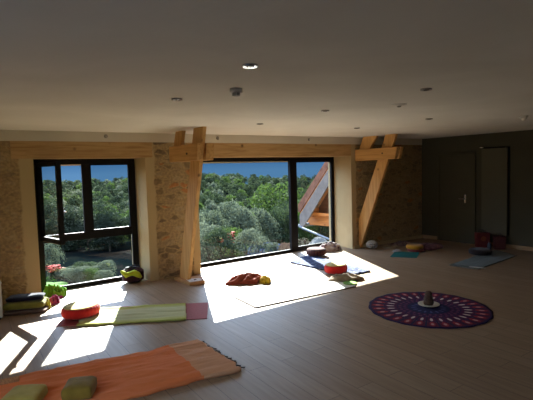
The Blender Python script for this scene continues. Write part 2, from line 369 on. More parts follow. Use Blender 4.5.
# opened casement, hinged on the left jamb and swung into the room
sash = empty('casement', (1.175-1.86, 7.335-7.38, 0)); sash.parent = w1; sash.rotation_euler = (0, 0, math.radians(-78)); sash['label'] = 'narrow casement swung open into the room'
SW = .70
mb = MB(); rect_frame(mb, 0, SW, .80, 1.945, -.03, .03, .06, .065, .06); mb.build('casement_frame', M['alu'], sash, bevel=.004)
MB().box((.06, -.004, .865), (SW-.06, .004, 1.885)).build('casement_pane', M['glass'], sash)
mb = MB(); mb.box((SW-.045, .03, 1.20), (SW-.015, .045, 1.30)); mb.tube([(SW-.03, .04, 1.25), (SW-.03, .075, 1.25), (SW-.14, .08, 1.25)], .009, 8)
mb.build('window_handle', M['chrome'], sash)
mb = MB(); mb.box((SW*.05, -.028, .795), (SW*.97, .028, .8)); mb.build('drip_rail', M['chrome'], sash)
# right window
o2 = (5.35, 7.38, 0); w2 = empty('window_2', o2, kind='structure')
mb = MB(); rect_frame(mb, 3.52, 7.235, 0.0, 2.0, 7.352, 7.398, .07, .06, .075); mb.box((5.93, 7.34, .06), (6.085, 7.415, 1.925))
lw(mb, 'window_frame', M['alu'], w2, o2, bevel=.004)
mb = MB(); rect_frame(mb, 6.085, 7.165, .06, 1.925, 7.355, 7.40, .035); lw(mb, 'sliding_sash_frame', M['alu'], w2, o2)
lw(MB().box((3.59, 7.376, .06), (5.93, 7.384, 1.925)), 'pane', M['glass'], w2, o2)
lw(MB().box((6.12, 7.376, .095), (7.13, 7.384, 1.89)), 'pane', M['glass'], w2, o2)
# invented side window in the left wall, out of view, added for fill daylight
w3 = empty('added_fill_window', (X0-.1, 1.2, 0), kind='structure')
mb = MB(); mb.box((-.03, -1.6, .5), (.03, -1.53, 2.15)); mb.box((-.03, 1.53, .5), (.03, 1.6, 2.15)); mb.box((-.03, -1.53, .5), (.03, 1.53, .57)); mb.box((-.03, -1.53, 2.08), (.03, 1.53, 2.15)); mb.box((-.03, -.04, .57), (.03, .04, 2.08)); mb.build('window_frame', M['alu'], w3)
MB().box((-.004, -1.53, .57), (.004, -.04, 2.08)).build('pane', M['glass'], w3); MB().box((-.004, .04, .57), (.004, 1.53, 2.08)).build('pane', M['glass'], w3)
# outside jamb of the right window and outer skin of the house wall
M['render'] = plaster_mat('outside_render', (.42, .33, .2), (.36, .28, .17), 2, .3)
mb = MB(); mb.box((7.32, YO, -4), (8.2, YO+.14, 1.93)); mb.box((2.62, YO, -4), (3.42, YO+.14, 1.93)); mb.box((X0, YO, -4), (1.0, YO+.14, 1.93)); mb.box((1.0, YO, -4), (2.62, YO+.14, -.05)); mb.box((3.42, YO, -4), (7.32, YO+.14, -.05))
stru(mb.build('wall_outside', M['render']))
mb = MB(); mb.box((X0, YO-.06, 1.935), (8.2, YO+.14, 2.55)); mb.v = [(x, y, 1.905 if z < 2 and y > YO else z) for x, y, z in mb.v]; stru(mb.build('trim_1', M['render']))

# ------------------------------------------------------------------ trusses
def truss(X, side, leg, tie, raf, label, wl=.12, tn=.10, tf=.10):
    t = empty('roof_truss', (X, leg[0][0], 0), label, 'roof truss', 'oak roof trusses along the window wall')
    oy = leg[0][0]
    P = lambda poly: [(y-oy, z) for y, z in poly]
    lg = MB().prism_x(P(leg), 0, wl).build('truss_leg', M['beamZ'], t, bevel=.008)
    tb = MB().prism_x(P(tie), -tn, -.001).build('tie_beam', M['beamY'], t, bevel=.008)
    t2 = [(y+dy, z) for (y, z), dy in zip(tie, (0.03, -.05, .0, .02))]
    MB().prism_x(P(t2), wl+.001, wl+tf).build('tie_beam', M['beamY'], t, bevel=.008)
    MB().prism_x(P(raf), 0, wl).build('rafter', M['beamZ'], t, bevel=.008)
    mb = MB()
    cy = (leg[0][0]+leg[3][0]+leg[1][0]+leg[2][0])/4
    for yy, zz in ((tie[0][0]+.30, 2.02),):
        mb.tube([(-tn-.013, yy-oy, zz), (-tn+.001, yy-oy, zz)], .016, 10)
    mb.build('peg', M['dark_peg'], tb)
    return t
M['dark_peg'] = simple('dark_peg', (.06, .035, .02), .7)
truss(3.05, -1, [(6.42, 0), (6.72, 0), (6.0, CZ+.02), (5.70, CZ+.02)], [(5.75, 1.915), (6.69, 1.915), (6.69, 2.155), (5.72, 2.155)],
      [(6.49, 2.10), (6.75, 2.10), (6.62, CZ+.02), (6.37, CZ+.02)], 'golden oak roof truss leaning on the stone pier between the two windows', .062, .095, .13)
truss(7.30, -1, [(6.68, 0), (6.98, 0), (5.96, CZ+.02), (5.70, CZ+.02)], [(5.68, 1.90), (6.78, 1.885), (6.78, 2.125), (5.62, 2.13)],
      [(6.42, 2.08), (6.70, 2.08), (6.55, CZ+.02), (6.18, CZ+.02)], 'golden oak roof truss in the shaded corner right of the large window', .075, .08, .08)

# ------------------------------------------------------------------ right wall: door, tall panel radiator
d1 = empty('door_1', (X1, 5.70, 0), kind='structure')
mb = MB(); mb.box((-.03, -.41, 0), (.0, .41, 1.955)); mb.build('door_panel', M['door'], d1, bevel=.004)
mb = MB(); mb.box((-.045, -.46, 0), (0, -.412, 2.005)); mb.box((-.045, .412, 0), (0, .46, 2.005)); mb.box((-.045, -.412, 1.957), (0, .412, 2.005)); mb.build('door_frame', M['door'], d1, bevel=.004)
mb = MB(); mb.box((-.042, -.25, .9), (-.03, -.21, 1.08)); mb.tube([(-.04, -.23, .99), (-.085, -.23, .99), (-.09, -.11, .99)], .011, 8); mb.build('door_handle', M['chrome'], d1)
rd = empty('panel_radiator', (X1, 4.82, .27), 'tall flat grey-green panel radiator hung on the dark right wall', 'radiator')
m_rad = simple('radiator_paint', (.092, .088, .064), .7, 0, .12, .03)
mb = MB(); mb.box((-.075, -.275, 0), (-.035, .265, 1.80)); mb.build('radiator_panel', m_rad, rd, bevel=.008)
mb = MB(); mb.box((-.034, -.292, 0), (-.008, -.2, 1.81)); mb.box((-.034, -.2, 1.77), (-.008, .27, 1.825)); mb.build('rail_and_shade_strip', M['alu'], rd)  # top rail; the upright dark strip stands in for the panel's shadow
mb = MB(); mb.tube([(0, .24, 1.78), (-.06, .24, 1.825)], .012, 10); mb.tube([(-.06, .24, 1.825), (-.06, .30, 1.825)], .016, 10); mb.build('valve', M['chrome'], rd)
for s in (-.2, .2): MB().box((-.06, s-.02, .3), (0, s+.02, .34)).build('bracket', M['alu'], rd)

# ------------------------------------------------------------------ ceiling fittings
spot_label = {0: 'chrome ceiling spotlight nearest the camera, its lens catching light', 1: 'small recessed ceiling spotlight nearest the left window',
              2: 'recessed ceiling spotlight just right of the flat ceiling detector', 3: 'recessed ceiling spotlight in the middle of the ceiling between detector and large window',
              4: 'recessed ceiling spotlight in front of the right-hand truss and green wall', 5: 'small recessed ceiling spotlight close above the left part of the large window',
              6: 'small recessed ceiling spotlight close above the right end of the large window'}
m_lens = simple('spot_lens', (.30, .29, .27), .15, .6, .6, .05)
m_ring = simple('spot_ring', (.30, .28, .25), .35, .5, .5, .05)
for i, (x, y) in enumerate([(1.564, 2.298), (1.709, 3.656), (3.327, 2.291), (3.484, 3.675), (5.466, 3.719), (3.611, 5.104), (5.508, 5.073)]):
    t = empty('ceiling_spotlight', (x, y, CZ), spot_label[i], 'ceiling light', 'recessed spotlights in the ceiling')
    MB().lathe([(.034, -.003), (.048, -.012), (.045, -.004), (.048, 0)], n=24).build('ring', M['chrome'] if i == 0 else m_ring, t, smooth=True)
    MB().lathe([(0.001, -.016 if i == 0 else -.009), (.02, -.012), (.034, -.004)], n=24).build('lens', m_lens, t, smooth=True)
def detector(x, y, label, kind):
    t = empty('smoke_detector', (x, y, CZ), label, 'smoke detector')
    if kind == 0:
        MB().lathe([(.050, 0), (.052, -.028), (.048, -.033), (.03, -.034)][::-1], n=28).build('housing', M['grey'], t, smooth=True)
        sc_ = MB().lathe([(.001, -.062), (.022, -.060), (.032, -.05), (.034, -.034)], n=28).build('sensor_chamber', m_ring, t, smooth=True)
        for k in range(6):
            a = k*PI/3; MB().tube([(.034*math.cos(a), .034*math.sin(a), -.034), (.034*math.cos(a), .034*math.sin(a), -.056)], .004, 6).build('vent_fin', M['white'], sc_)
    elif kind == 1:
        MB().lathe([(.001, -.02), (.05, -.018), (.075, -.006), (.078, 0)], n=28).build('housing', M['grey'], t, smooth=True)
        MB().lathe([(.001, -.034), (.018, -.03), (.024, -.018)], n=20).build('sensor_chamber', m_ring, t, smooth=True)
    else:
        MB().lathe([(.03, -.03), (.05, -.022), (.055, 0)], n=28).build('housing', M['white'], t, smooth=True)
        MB().lathe([(.001, -.068), (.026, -.06), (.034, -.04), (.028, -.028)], n=20).build('sensor_chamber', M['white'], t, smooth=True)
detector(1.907, 3.006, 'round grey smoke detector hanging under the middle of the ceiling', 0)
detector(3.878, 2.99, 'flat wide detector on the ceiling right of centre', 1)
detector(6.50, 2.95, 'small white detector on the ceiling near the right edge', 2)
strip_lab = ['small round grey wall cap on the strip above the left window', 'small round grey wall cap on the strip just right of the pier truss', 'small round grey wall cap on the strip above the sliding part of the large window']
for i, (x, z) in enumerate([(2.066, 2.326), (3.946, 2.323), (5.961, 2.328)]):
    y = yi(x)-.012
    vs = MB().lathe([(.022, 0), (.03, .006), (.001, .016)], n=18)
    vs.v = [(a, -c, b) for a, b, c in vs.v]
    o = vs.build('wall_cap', m_ring, smooth=True, loc=(x, y, z), local=True); tag(o, strip_lab[i], 'wall cap', 'round caps on the strip above the windows')

# ------------------------------------------------------------------ floor things
m_red = cloth_mat('red_cotton', (.46, .018, .016), (.38, .012, .012))
m_sunlit_top = cloth_mat('sunlit_red_cotton', (.62, .52, .20))  # sunlight on the red cushion tops, put into this pale colour
def zafu(x, y, r, h, side, top, label, name='round_cushion', cat='cushion', group=None, z=0, seed=0, oval=1.0, rz=0):
    t = empty(name, (x, y, z), label, cat, group, rz=rz)
    w = lambda a, zz: 1+.012*math.sin(a*26+seed)+.03*math.sin(2*a+seed)
    prof = [(r*.86, 0), (r*.97, h*.12), (r*1.0, h*.42), (r*.985, h*.68), (r*.90, h*.90)]
    mb = MB().lathe(prof, n=104, wob=w)
    mb.v = [(a, b*oval, c) for a, b, c in mb.v]; mb.build('side_panel', side, t, smooth=True)
    w2 = lambda a, zz: 1+.012*math.sin(a*26+seed)*(1 if zz < h*.93 else .3)+.03*math.sin(2*a+seed)
    mb = MB().lathe([(r*.90, h*.895), (r*.84, h*.96), (r*.6, h*1.01), (r*.3, h*1.02), (.001, h*.985)], n=104, wob=w2)
    mb.v = [(a, b*oval, c) for a, b, c in mb.v]; mb.build('top_panel', top, t, smooth=True)
    return t
# --- left exercise mat with lime towel and red cushion
m_mat = simple('dusky_red_mat', (.30, .055, .06), .7, 0, .3, .1, 40)
o = cloth([(.985, 5.62), (2.47, 4.70), (2.80, 5.27), (1.33, 6.19)], 40, 12, .0, .006, .0, edge=0).build('exercise_mat', m_mat, loc=(1.9, 5.4, 0)); tag(o, 'dusky red exercise mat lying under the lime towel before the left window', 'exercise mat')
m_lime = cloth_mat('lime_towel', (.40, .42, .09), (.33, .35, .08))
m, nt, out = new_mat('lime_towel_uv'); b = N(nt, 'ShaderNodeBsdfPrincipled', Roughness=.95); tc = N(nt, 'ShaderNodeTexCoord'); sp = N(nt, 'ShaderNodeSeparateXYZ'); L(nt, tc, 'UV', sp, 'Vector')
r = ramp(nt, [(.0, (.42, .45, .12)), (.12, (.45, .48, .17)), (.2, (.47, .50, .28)), (.78, (.47, .50, .28)), (.86, (.42, .45, .13)), (1, (.38, .41, .09))]); L(nt, sp, 'Y', r, 'Fac'); L(nt, r, 'Color', b, 'Base Color'); L(nt, b, 'BSDF', out, 'Surface'); M['limeuv'] = m
o = cloth([(1.17, 5.44), (2.25, 4.80), (2.52, 5.38), (1.45, 6.02)], 70, 36, .007, .005, .016, (1.2, 7), 3, .012).build('towel', M['limeuv'], loc=(1.9, 5.35, .007), smooth=True); tag(o, 'long creased lime towel spread over the dusky red mat', 'towel')
zafu(1.31, 5.80, .225, .13, m_red, m_sunlit_top, 'round red meditation cushion with top coloured as sunlit on the mat by the left window', z=.030, group='round meditation cushions')
# --- orange cloth, lower left
m, nt, out = new_mat('orange_throw'); b = N(nt, 'ShaderNodeBsdfPrincipled', Roughness=.95); tc = N(nt, 'ShaderNodeTexCoord'); sp = N(nt, 'ShaderNodeSeparateXYZ'); L(nt, tc, 'UV', sp, 'Vector')
r = ramp(nt, [(0, (.70, .19, .055)), (.838, (.70, .19, .055)), (.842, (.60, .30, .155)), (1, (.60, .30, .155))], 'CONSTANT'); L(nt, sp, 'X', r, 'Fac')
nz = N(nt, 'ShaderNodeTexNoise', Scale=300); L(nt, tc, 'Object', nz, 'Vector'); bp = N(nt, 'ShaderNodeBump', Strength=.3, Distance=.003); L(nt, nz, 'Fac', bp, 'Height'); L(nt, bp, 'Normal', b, 'Normal')
L(nt, r, 'Color', b, 'Base Color'); L(nt, b, 'BSDF', out, 'Surface'); m_orange = m
th = empty('cotton_throw', (1.1, 3.8, 0), 'large orange cotton throw with a paler end band and dark fringe in the lower left', 'throw')
Q = [(-.10, 3.58), (2.03, 3.26), (2.05, 4.10), (.05, 4.42)]
mb = cloth(Q, 150, 70, .0, .010, .026, (2.6, 6.5), 8, .02)
mb.v = [(x-1.1, y-3.8, z) for x, y, z in mb.v]; mb.build('throw_fabric', m_orange, th, smooth=True)
m_fr = cloth_mat('dark_fringe', (.07, .045, .04))
for k in range(14):
    v = (k+.5)/14; x = 2.04+.01*math.sin(k*5); y = 3.27+(4.09-3.27)*v
    x -= 1.1; y -= 3.8; j = random.uniform(-.02, .02)
    MB().tube([(x-.01, y, .012), (x+.02, y+j*.4, .014), (x+.045, y+j, .006), (x+.06, y+j+.012, .006)], [.005, .004, .006, .003], 6).build('tassel', m_fr, th, smooth=True)
m_och = cloth_mat('ochre_velvet', (.46, .36, .08), (.38, .29, .055), weave=120, bump=.5); m_olb = cloth_mat('olive_brown_velvet', (.25, .16, .025), (.19, .12, .018), weave=120, bump=.3)
o = pillow(.135, .14, .055, .22, .04, 2).build('cushion', m_och, loc=(.415, 3.80, .022), rz=-.55, smooth=True, local=True); tag(o, 'small square ochre yellow cushion on the orange throw at the bottom left', 'cushion', 'small square cushions on the orange throw')
o = pillow(.115, .12, .062, .22, .04, 5).build('cushion', m_olb, loc=(.785, 3.66, .022), rz=-.45, smooth=True, local=True); tag(o, 'plump dark olive brown cushion on the orange throw', 'cushion', 'small square cushions on the orange throw')
o = MB().box((-.09, -.035, 0), (.09, .035, .035)).build('yoga_block', simple('cork', (.45, .22, .10), .9, 0, .1, .3, 60), loc=(.35, 4.27, .0), rz=-.15, bevel=.008, local=True); o.location.z = .026; tag(o, 'small brown cork block at the upper left edge of the orange throw', 'block')
# --- pile at the left wall
m_brn = cloth_mat('brown_blanket', (.12, .07, .05)); m_olg = cloth_mat('olive_blanket', (.20, .19, .035), (.15, .14, .025)); m_navy = cloth_mat('midnight_cloth', (.012, .010, .022))
o = pillow(.255, .165, .027, .25, .03, 1).build('folded_blanket', m_brn, loc=(.815, 6.52, 0), rz=-.42, smooth=True, local=True); tag(o, 'flat brown folded blanket at the bottom of the pile by the left wall', 'blanket')
o = pillow(.245, .15, .050, .15, .03, 7).build('folded_blanket', m_olg, loc=(.81, 6.55, .050), rz=-.42, smooth=True, local=True); tag(o, 'thick olive green folded blanket in the middle of the pile by the left wall', 'blanket')
o = pillow(.22, .12, .032, .25, .04, 9).build('bolster_cushion', m_navy, loc=(.815, 6.58, .144), rz=-.42, smooth=True, local=True); tag(o, 'nearly black bolster lying on top of the olive blanket', 'cushion')
m_ly = cloth_mat('lime_scarf', (.50, .47, .05))
o = heap(1.045, 6.52, .05, .07, .13, .3, 4, rough=.7).build('scarf', m_ly, loc=(1.045, 6.52, 0), smooth=True); tag(o, 'yellow-green scarf end bunched at the right end of the blanket pile', 'scarf')
m_pur = cloth_mat('wine_purple', (.30, .03, .07), (.18, .03, .12), 20)
o = heap(1.165, 6.66, .08, .07, .115, .2, 12, rough=.7).build('shawl', m_pur, loc=(1.165, 6.66, 0), smooth=True); tag(o, 'crumpled wine red and purple shawl beside the blanket pile', 'shawl')
m_grn = cloth_mat('bright_green_cloth', (.17, .42, .03), (.12, .33, .02), 14)
gb = heap(1.25, 7.03, .15, .10, .17, -.3, 23, rough=.9, flat=.35, n=64, m=26); gb.v = [(x+.035*fbm(x*14, y*14, z*14)*(z > .01), y+.03*fbm(x*14+5, y*14, z*14)*(z > .01), z*(1+.45*fbm(x*11, y*11, 7))) for x, y, z in gb.v]
o = gb.build('cloth_bag', m_grn, loc=(1.25, 7.03, 0), smooth=True); tag(o, 'bright green crumpled cloth bag in the lower left corner of the left window', 'bag')
m_mag = cloth_mat('magenta_cloth', (.30, .02, .10))
o = pillow(.095, .035, .018, .5, .05, 3).build('eye_pillow', m_mag, loc=(1.235, 6.90, 0), rz=.25, smooth=True, local=True); tag(o, 'small magenta eye pillow on the floor in front of the green bag', 'pillow')
o = MB().tube([(1.10, 6.73, .005), (1.22, 6.74, .008), (1.42, 6.72, .005)], .005, 6).build('mat_strap', m_pur, loc=(1.2, 6.73, 0)); tag(o, 'thin purple mat strap lying on the sunlit floor', 'strap')
m_wc = simple('white_lacquer', (.52, .53, .50), .5, 0, .4, .02)
cb = empty('low_cabinet', (.20, 6.50, 0), 'white low cabinet whose edge just shows at the left border', 'cabinet')
MB().box((-.35, -.17, .03), (.325, .14, .45)).build('body', m_wc, cb, bevel=.004); MB().box((-.36, -.18, .45), (.33, .14, .47)).build('top', m_wc, cb, bevel=.003)
MB().box((-.33, -.15, 0), (.305, .12, .03)).build('plinth', M['alu'], cb); MB().box((-.33, -.19, .05), (.315, -.172, .43)).build('cabinet_door', m_wc, cb)
# --- dark bag with lime cloth at the right jamb of the left window
bg = empty('duffel_bag', (2.43, 7.10, 0), 'dark maroon bag standing at the right corner of the left window', 'bag')
m_dm = cloth_mat('dark_maroon', (.045, .014, .02), (.03, .01, .015))
pillow(.17, .12, .115, .6, .10, 6).build('bag_body', m_dm, bg, smooth=True, rz=-.2)
MB().tube([(-.10, -.02, .2), (-.07, -.06, .27), (.02, -.07, .29), (.09, -.04, .26), (.12, 0, .2)], .012, 8).build('strap', M['black'], bg, smooth=True)
pillow(.09, .06, .02, .5, .05, 2).build('flap', M['black'], bg, loc=(-.03, 0, .225), smooth=True)
m_yg = cloth_mat('acid_lime', (.42, .50, .02), (.34, .42, .02))
mb = MB(); pts = [(2.20, 7.00, .235), (2.235, 6.98, .20), (2.27, 6.955, .165), (2.33, 6.945, .18), (2.39, 6.94, .185), (2.45, 6.935, .15), (2.50, 6.93, .10)]
prev = None
for i, (x, y, z) in enumerate(pts):
    w_ = [.015, .03, .045, .05, .05, .05, .03][i]
    pts[i] = (x, y, z)
mb.tube(pts, [.012, .03, .042, .038, .042, .045, .02], 10)
mb.v = [(x, y, z+.014*fbm(x*30, y*30, z*30)) for x, y, z in mb.v]
o = mb.build('scarf', m_yg, loc=(2.35, 6.95, .09), smooth=True); tag(o, 'acid lime scarf draped over the dark maroon bag', 'scarf')
# --- wooden block with paper at the truss foot
bk = empty('truss_foot_block', (3.2, 6.45, 0), 'low wooden plinth at the foot of the pier truss', 'wooden block')
m_blk = wood_mat('block_wood', (.45, .25, .10), (.33, .16, .06), 'X')
MB().hexa([(-.19, -.20, 0), (.06, -.24, 0), (.16, .10, 0), (-.22, .30, 0)], [(-.19, -.20, .055), (.06, -.24, .055), (.16, .10, .055), (-.22, .30, .055)]).build('block', m_blk, bk, bevel=.006)
mpap = simple('white_paper', (.62, .60, .60), .8, 0, .2, .03)
pp = empty('leaflet', (3.11, 6.33, .056), 'white leaflet with a dark mark on the wooden block at the truss foot', 'leaflet')
MB().hexa([(-.09, -.07, 0), (.12, -.10, 0), (.16, .06, 0), (-.06, .12, 0)], [(-.09, -.07, .006), (.12, -.10, .006), (.16, .06, .006), (-.06, .12, .006)]).build('sheet', mpap, pp)
MB().hexa([(.00, -.02, .006), (.05, -.025, .006), (.065, .03, .006), (.03, .035, .006)], [(.00, -.02, .0075), (.05, -.025, .0075), (.065, .03, .0075), (.03, .035, .0075)]).build('printed_mark', M['alu'], pp)

# --- pale mat and towels in the big sun patch
m_pm = simple('cream_mat', (.62, .585, .52), .8, 0, .3, .04, 40)
m_rim = simple('brown_rim', (.13, .08, .06), .8)
t = empty('exercise_mat', (4.0, 4.9, 0), 'cream exercise mat with a thin brown edge in the middle of the big sun patch', 'exercise mat')
q8 = [(3.155, 4.664), (4.85, 4.535), (4.90, 5.14), (3.205, 5.27)]
mb = cloth(q8, 30, 10, .0, .010, .0, edge=0); mb.v = [(x-4.0, y-4.9, z) for x, y, z in mb.v]; mb.build('mat_surface', m_pm, t)
mb = MB()
for a, b2 in ((0, 1), (3, 0)):
    (xa, ya), (xb, yb) = q8[a], q8[b2]; mb.tube([(xa-4.008, ya-4.908, .009), (xb-4.008, yb-4.908, .008)], .008, 6)
mb.build('bound_edge', m_rim, t)
m_rb = cloth_mat('russet_cotton', (.26, .055, .03), (.19, .035, .02), 12)
o = heap(3.80, 5.86, .31, .15, .135, -.38, 31, rough=.62).build('crumpled_towel', m_rb, loc=(3.80, 5.86, 0), smooth=True); tag(o, 'crumpled russet towel on the bright floor before the fixed pane', 'towel')
m_by = cloth_mat('bright_yellow', (.52, .36, .02), (.42, .27, .02))
o = heap(4.00, 5.64, .10, .075, .11, -.5, 34, rough=.4).build('crumpled_cloth', m_by, loc=(4.0, 5.64, 0), smooth=True); tag(o, 'small bright yellow cloth at the right end of the russet towel', 'cloth')
# blue patterned beach towel
m, nt, out = new_mat('blue_pattern'); b = N(nt, 'ShaderNodeBsdfPrincipled', Roughness=.95); tc = N(nt, 'ShaderNodeTexCoord')
nz = N(nt, 'ShaderNodeTexNoise', Scale=10, Detail=3, Distortion=2.0); L(nt, tc, 'Object', nz, 'Vector')
r = ramp(nt, [(.46, (.003, .010, .060)), (.54, (.005, .018, .09)), (.58, (.02, .045, .13)), (.63, (.14, .16, .20))]); L(nt, nz, 'Fac', r, 'Fac'); L(nt, r, 'Color', b, 'Base Color'); L(nt, b, 'BSDF', out, 'Surface'); m_blue = m
o = cloth([(5.20, 6.50), (5.27, 5.05), (5.72, 5.02), (5.98, 6.86)], 60, 24, .0, .006, .02, (4, 5), 15, .03).build('beach_towel', m_blue, loc=(5.5, 5.9, 0), smooth=True); tag(o, 'blue and white patterned towel spread before the sliding window pane', 'towel')
m, nt, out = new_mat('striped_maroon'); b = N(nt, 'ShaderNodeBsdfPrincipled', Roughness=.95); tc = N(nt, 'ShaderNodeTexCoord'); gr = N(nt, 'ShaderNodeTexGradient', gradient_type='RADIAL'); L(nt, tc, 'Object', gr, 'Vector')
mu = N(nt, 'ShaderNodeMath', operation='MULTIPLY'); L(nt, gr, 'Fac', mu, 0); mu.inputs[1].default_value = 22; fr = N(nt, 'ShaderNodeMath', operation='FRACT'); L(nt, mu, 0, fr, 0)
r = ramp(nt, [(0, (.08, .010, .013)), (.3, (.015, .010, .014)), (.5, (.13, .055, .025)), (.62, (.07, .009, .012)), (.85, (.04, .05, .03))], 'CONSTANT'); L(nt, fr, 0, r, 'Fac'); L(nt, r, 'Color', b, 'Base Color'); L(nt, b, 'BSDF', out, 'Surface'); m_str = m
zafu(6.02, 6.68, .205, .13, m_str, m_str, 'round maroon striped cushion on the window end of the blue towel', z=.03, group='round meditation cushions')
m, nt, out = new_mat('pale_print'); b = N(nt, 'ShaderNodeBsdfPrincipled', Roughness=.95); tc = N(nt, 'ShaderNodeTexCoord'); v = N(nt, 'ShaderNodeTexVoronoi', Scale=14); L(nt, tc, 'Object', v, 'Vector')
r = ramp(nt, [(.25, (.12, .035, .05)), (.40, (.40, .32, .30)), (.6, (.48, .42, .40))]); L(nt, v, 'Distance', r, 'Fac'); L(nt, r, 'Color', b, 'Base Color'); L(nt, b, 'BSDF', out, 'Surface'); m_print = m
o = heap(6.62, 6.93, .29, .11, .17, -.33, 41, rough=.4, flat=.4).build('rolled_blanket', m_print, loc=(6.62, 6.93, 0), smooth=True); tag(o, 'pale printed blanket bundled at the foot of the sliding window pane', 'blanket')
zafu(5.24, 5.34, .205, .14, m_red, m_sunlit_top, 'round red meditation cushion with top coloured as sunlit on the near end of the blue towel', z=.026, group='round meditation cushions', oval=.9)
m_tau = cloth_mat('taupe_cloth', (.30, .23, .16), (.20, .14, .09), 10)
o = heap(5.03, 4.93, .27, .14, .085, -.62, 51, rough=.62, z0=.014).build('crumpled_blanket', m_tau, loc=(5.03, 4.93, .014), smooth=True); tag(o, 'crumpled taupe blanket in front of the red cushion on the blue towel', 'blanket')
o = MB().lathe([(.10, 0), (.10, .012), (.001, .012)], n=24).build('round_pad', cloth_mat('leaf_green', (.16, .36, .03)), loc=(4.90, 4.70, .011), smooth=False, local=True); tag(o, 'small flat green pad sticking out from under the taupe blanket', 'pad')

# --- mandala cloth
m, nt, out = new_mat('mandala'); b = N(nt, 'ShaderNodeBsdfPrincipled', Roughness=.95); b.inputs['Specular IOR Level'].default_value = .1
tc = N(nt, 'ShaderNodeTexCoord'); sp = N(nt, 'ShaderNodeSeparateXYZ'); L(nt, tc, 'Object', sp, 'Vector')
ln = N(nt, 'ShaderNodeVectorMath', operation='LENGTH'); L(nt, tc, 'Object', ln, 0)
RR = .715
rn = N(nt, 'ShaderNodeMath', operation='DIVIDE'); L(nt, ln, 'Value', rn, 0); rn.inputs[1].default_value = RR
an = N(nt, 'ShaderNodeMath', operation='ARCTAN2'); L(nt, sp, 'Y', an, 0); L(nt, sp, 'X', an, 1)
def mth(op, a, b_=None, c_=None):
    n = N(nt, 'ShaderNodeMath', operation=op)
    for i, q in enumerate((a, b_, c_)):
        if q is None: continue
        if isinstance(q, (int, float)): n.inputs[i].default_value = q
        else: nt.links.new(q, n.inputs[i])
    return n.outputs[0]
R_, A_ = rn.outputs[0], an.outputs[0]
base = ramp(nt, [(0, (.018, .02, .07)), (.34, (.05, .014, .055)), (.43, (.035, .014, .06)), (.52, (.07, .014, .05)), (.72, (.03, .012, .05)), (.76, (.08, .012, .035)), (.95, (.02, .012, .05))], 'CONSTANT')
nt.links.new(R_, base.inputs['Fac'])
def petals(count, r0, rw, aw, colr, prev, phase=0.):
    s = mth('COSINE', mth('MULTIPLY_ADD', A_, float(count), phase))           # -1..1
    ang = mth('MULTIPLY', mth('SUBTRACT', 1., s), aw)
    dr = mth('DIVIDE', mth('SUBTRACT', R_, r0), rw)
    d = mth('ADD', mth('MULTIPLY', dr, dr), ang)
    k = mth('LESS_THAN', d, 1.)
    mx = nt.nodes.new('ShaderNodeMix'); mx.data_type = 'RGBA'; nt.links.new(k, mx.inputs[0]); nt.links.new(prev, mx.inputs[6]); mx.inputs[7].default_value = c4(colr)
    return mx.outputs[2]
c = base.outputs['Color']
c = petals(28, .83, .10, 1.1, (.25, .028, .045), c)
c = petals(28, .84, .045, 3.5, (.42, .22, .22), c)
c = petals(28, .63, .085, 1.3, (.13, .02, .07), c)
c = petals(28, .63, .065, 2.2, (.52, .44, .42), c)
c = petals(28, .745, .022, 4., (.25, .12, .2), c, PI)
c = petals(28, .47, .035, 1.6, (.30, .07, .12), c, PI)
c = petals(28, .39, .025, 1.6, (.14, .04, .12), c)
c = petals(16, .24, .05, 1.4, (.06, .07, .20), c)
s = mth('COSINE', mth('MULTIPLY', A_, 28.)); k = mth('MULTIPLY', mth('MULTIPLY', mth('LESS_THAN', s, -.86), mth('LESS_THAN', R_, .95)), mth('GREATER_THAN', R_, .3))
mx = nt.nodes.new('ShaderNodeMix'); mx.data_type = 'RGBA'; nt.links.new(k, mx.inputs[0]); nt.links.new(c, mx.inputs[6]); mx.inputs[7].default_value = (.016, .014, .05, 1)
nt.links.new(mx.outputs[2], b.inputs['Base Color']); L(nt, b, 'BSDF', out, 'Surface')
mb = MB(); n = 120; vs = [(0, 0, .007)]; fs = []
for j in range(1, 25):
    for k2 in range(n):
        a = 2*PI*k2/n; r0 = RR*j/24*(1+(.008*math.sin(a*19) if j == 24 else 0)); vs.append((r0*math.cos(a), r0*math.sin(a), .007+.003*max(0, fbm(r0*math.cos(a)*3, r0*math.sin(a)*3, 2))))
fs = [(0, 1+k2, 1+(k2+1) % n) for k2 in range(n)]
for j in range(23):
    for k2 in range(n): fs.append((1+j*n+k2, 1+(j+1)*n+k2, 1+(j+1)*n+(k2+1) % n, 1+j*n+(k2+1) % n))
bb = len(vs); vs += [(x, y, 0) for x, y, z in vs[-n:]]; lst = 1+23*n
for k2 in range(n): fs.append((lst+k2, bb+k2, bb+(k2+1) % n, lst+(k2+1) % n))
mb.add(vs, fs); RUG = (4.755, 3.255)
o = mb.build('round_mandala_cloth', m, loc=(RUG[0], RUG[1], 0), smooth=True, local=True); tag(o, 'round purple and navy mandala cloth lying on the wooden floor', 'floor cloth')
o = MB().lathe([(.001, .006), (.07, .006), (.115, .016), (.13, .022), (.128, .015), (.075, 0), (.001, 0)][::-1], n=48).build('plate', simple('ceramic', (.55, .54, .48), .35, 0, .5, .03), loc=(4.83, 3.30, .012), smooth=True, local=True); tag(o, 'white plate in the centre of the mandala cloth', 'plate')
wb = lambda a, z: 1+.12*fbm(math.cos(a)*2.5, math.sin(a)*2.5, z*40)+.05*math.sin(a*7+z*90)
o = MB().lathe([(.001, 0), (.055, 0), (.060, .03), (.055, .07), (.048, .10), (.040, .12), (.043, .14), (.030, .165), (.001, .172)], n=40, wob=wb).build('stone_ornament', simple('brown_stone', (.085, .048, .032), .8, 0, .3, .5, 60, .6), loc=(4.84, 3.31, .020), smooth=True, local=True); tag(o, 'small brown rough stone ornament standing on the white plate', 'ornament')

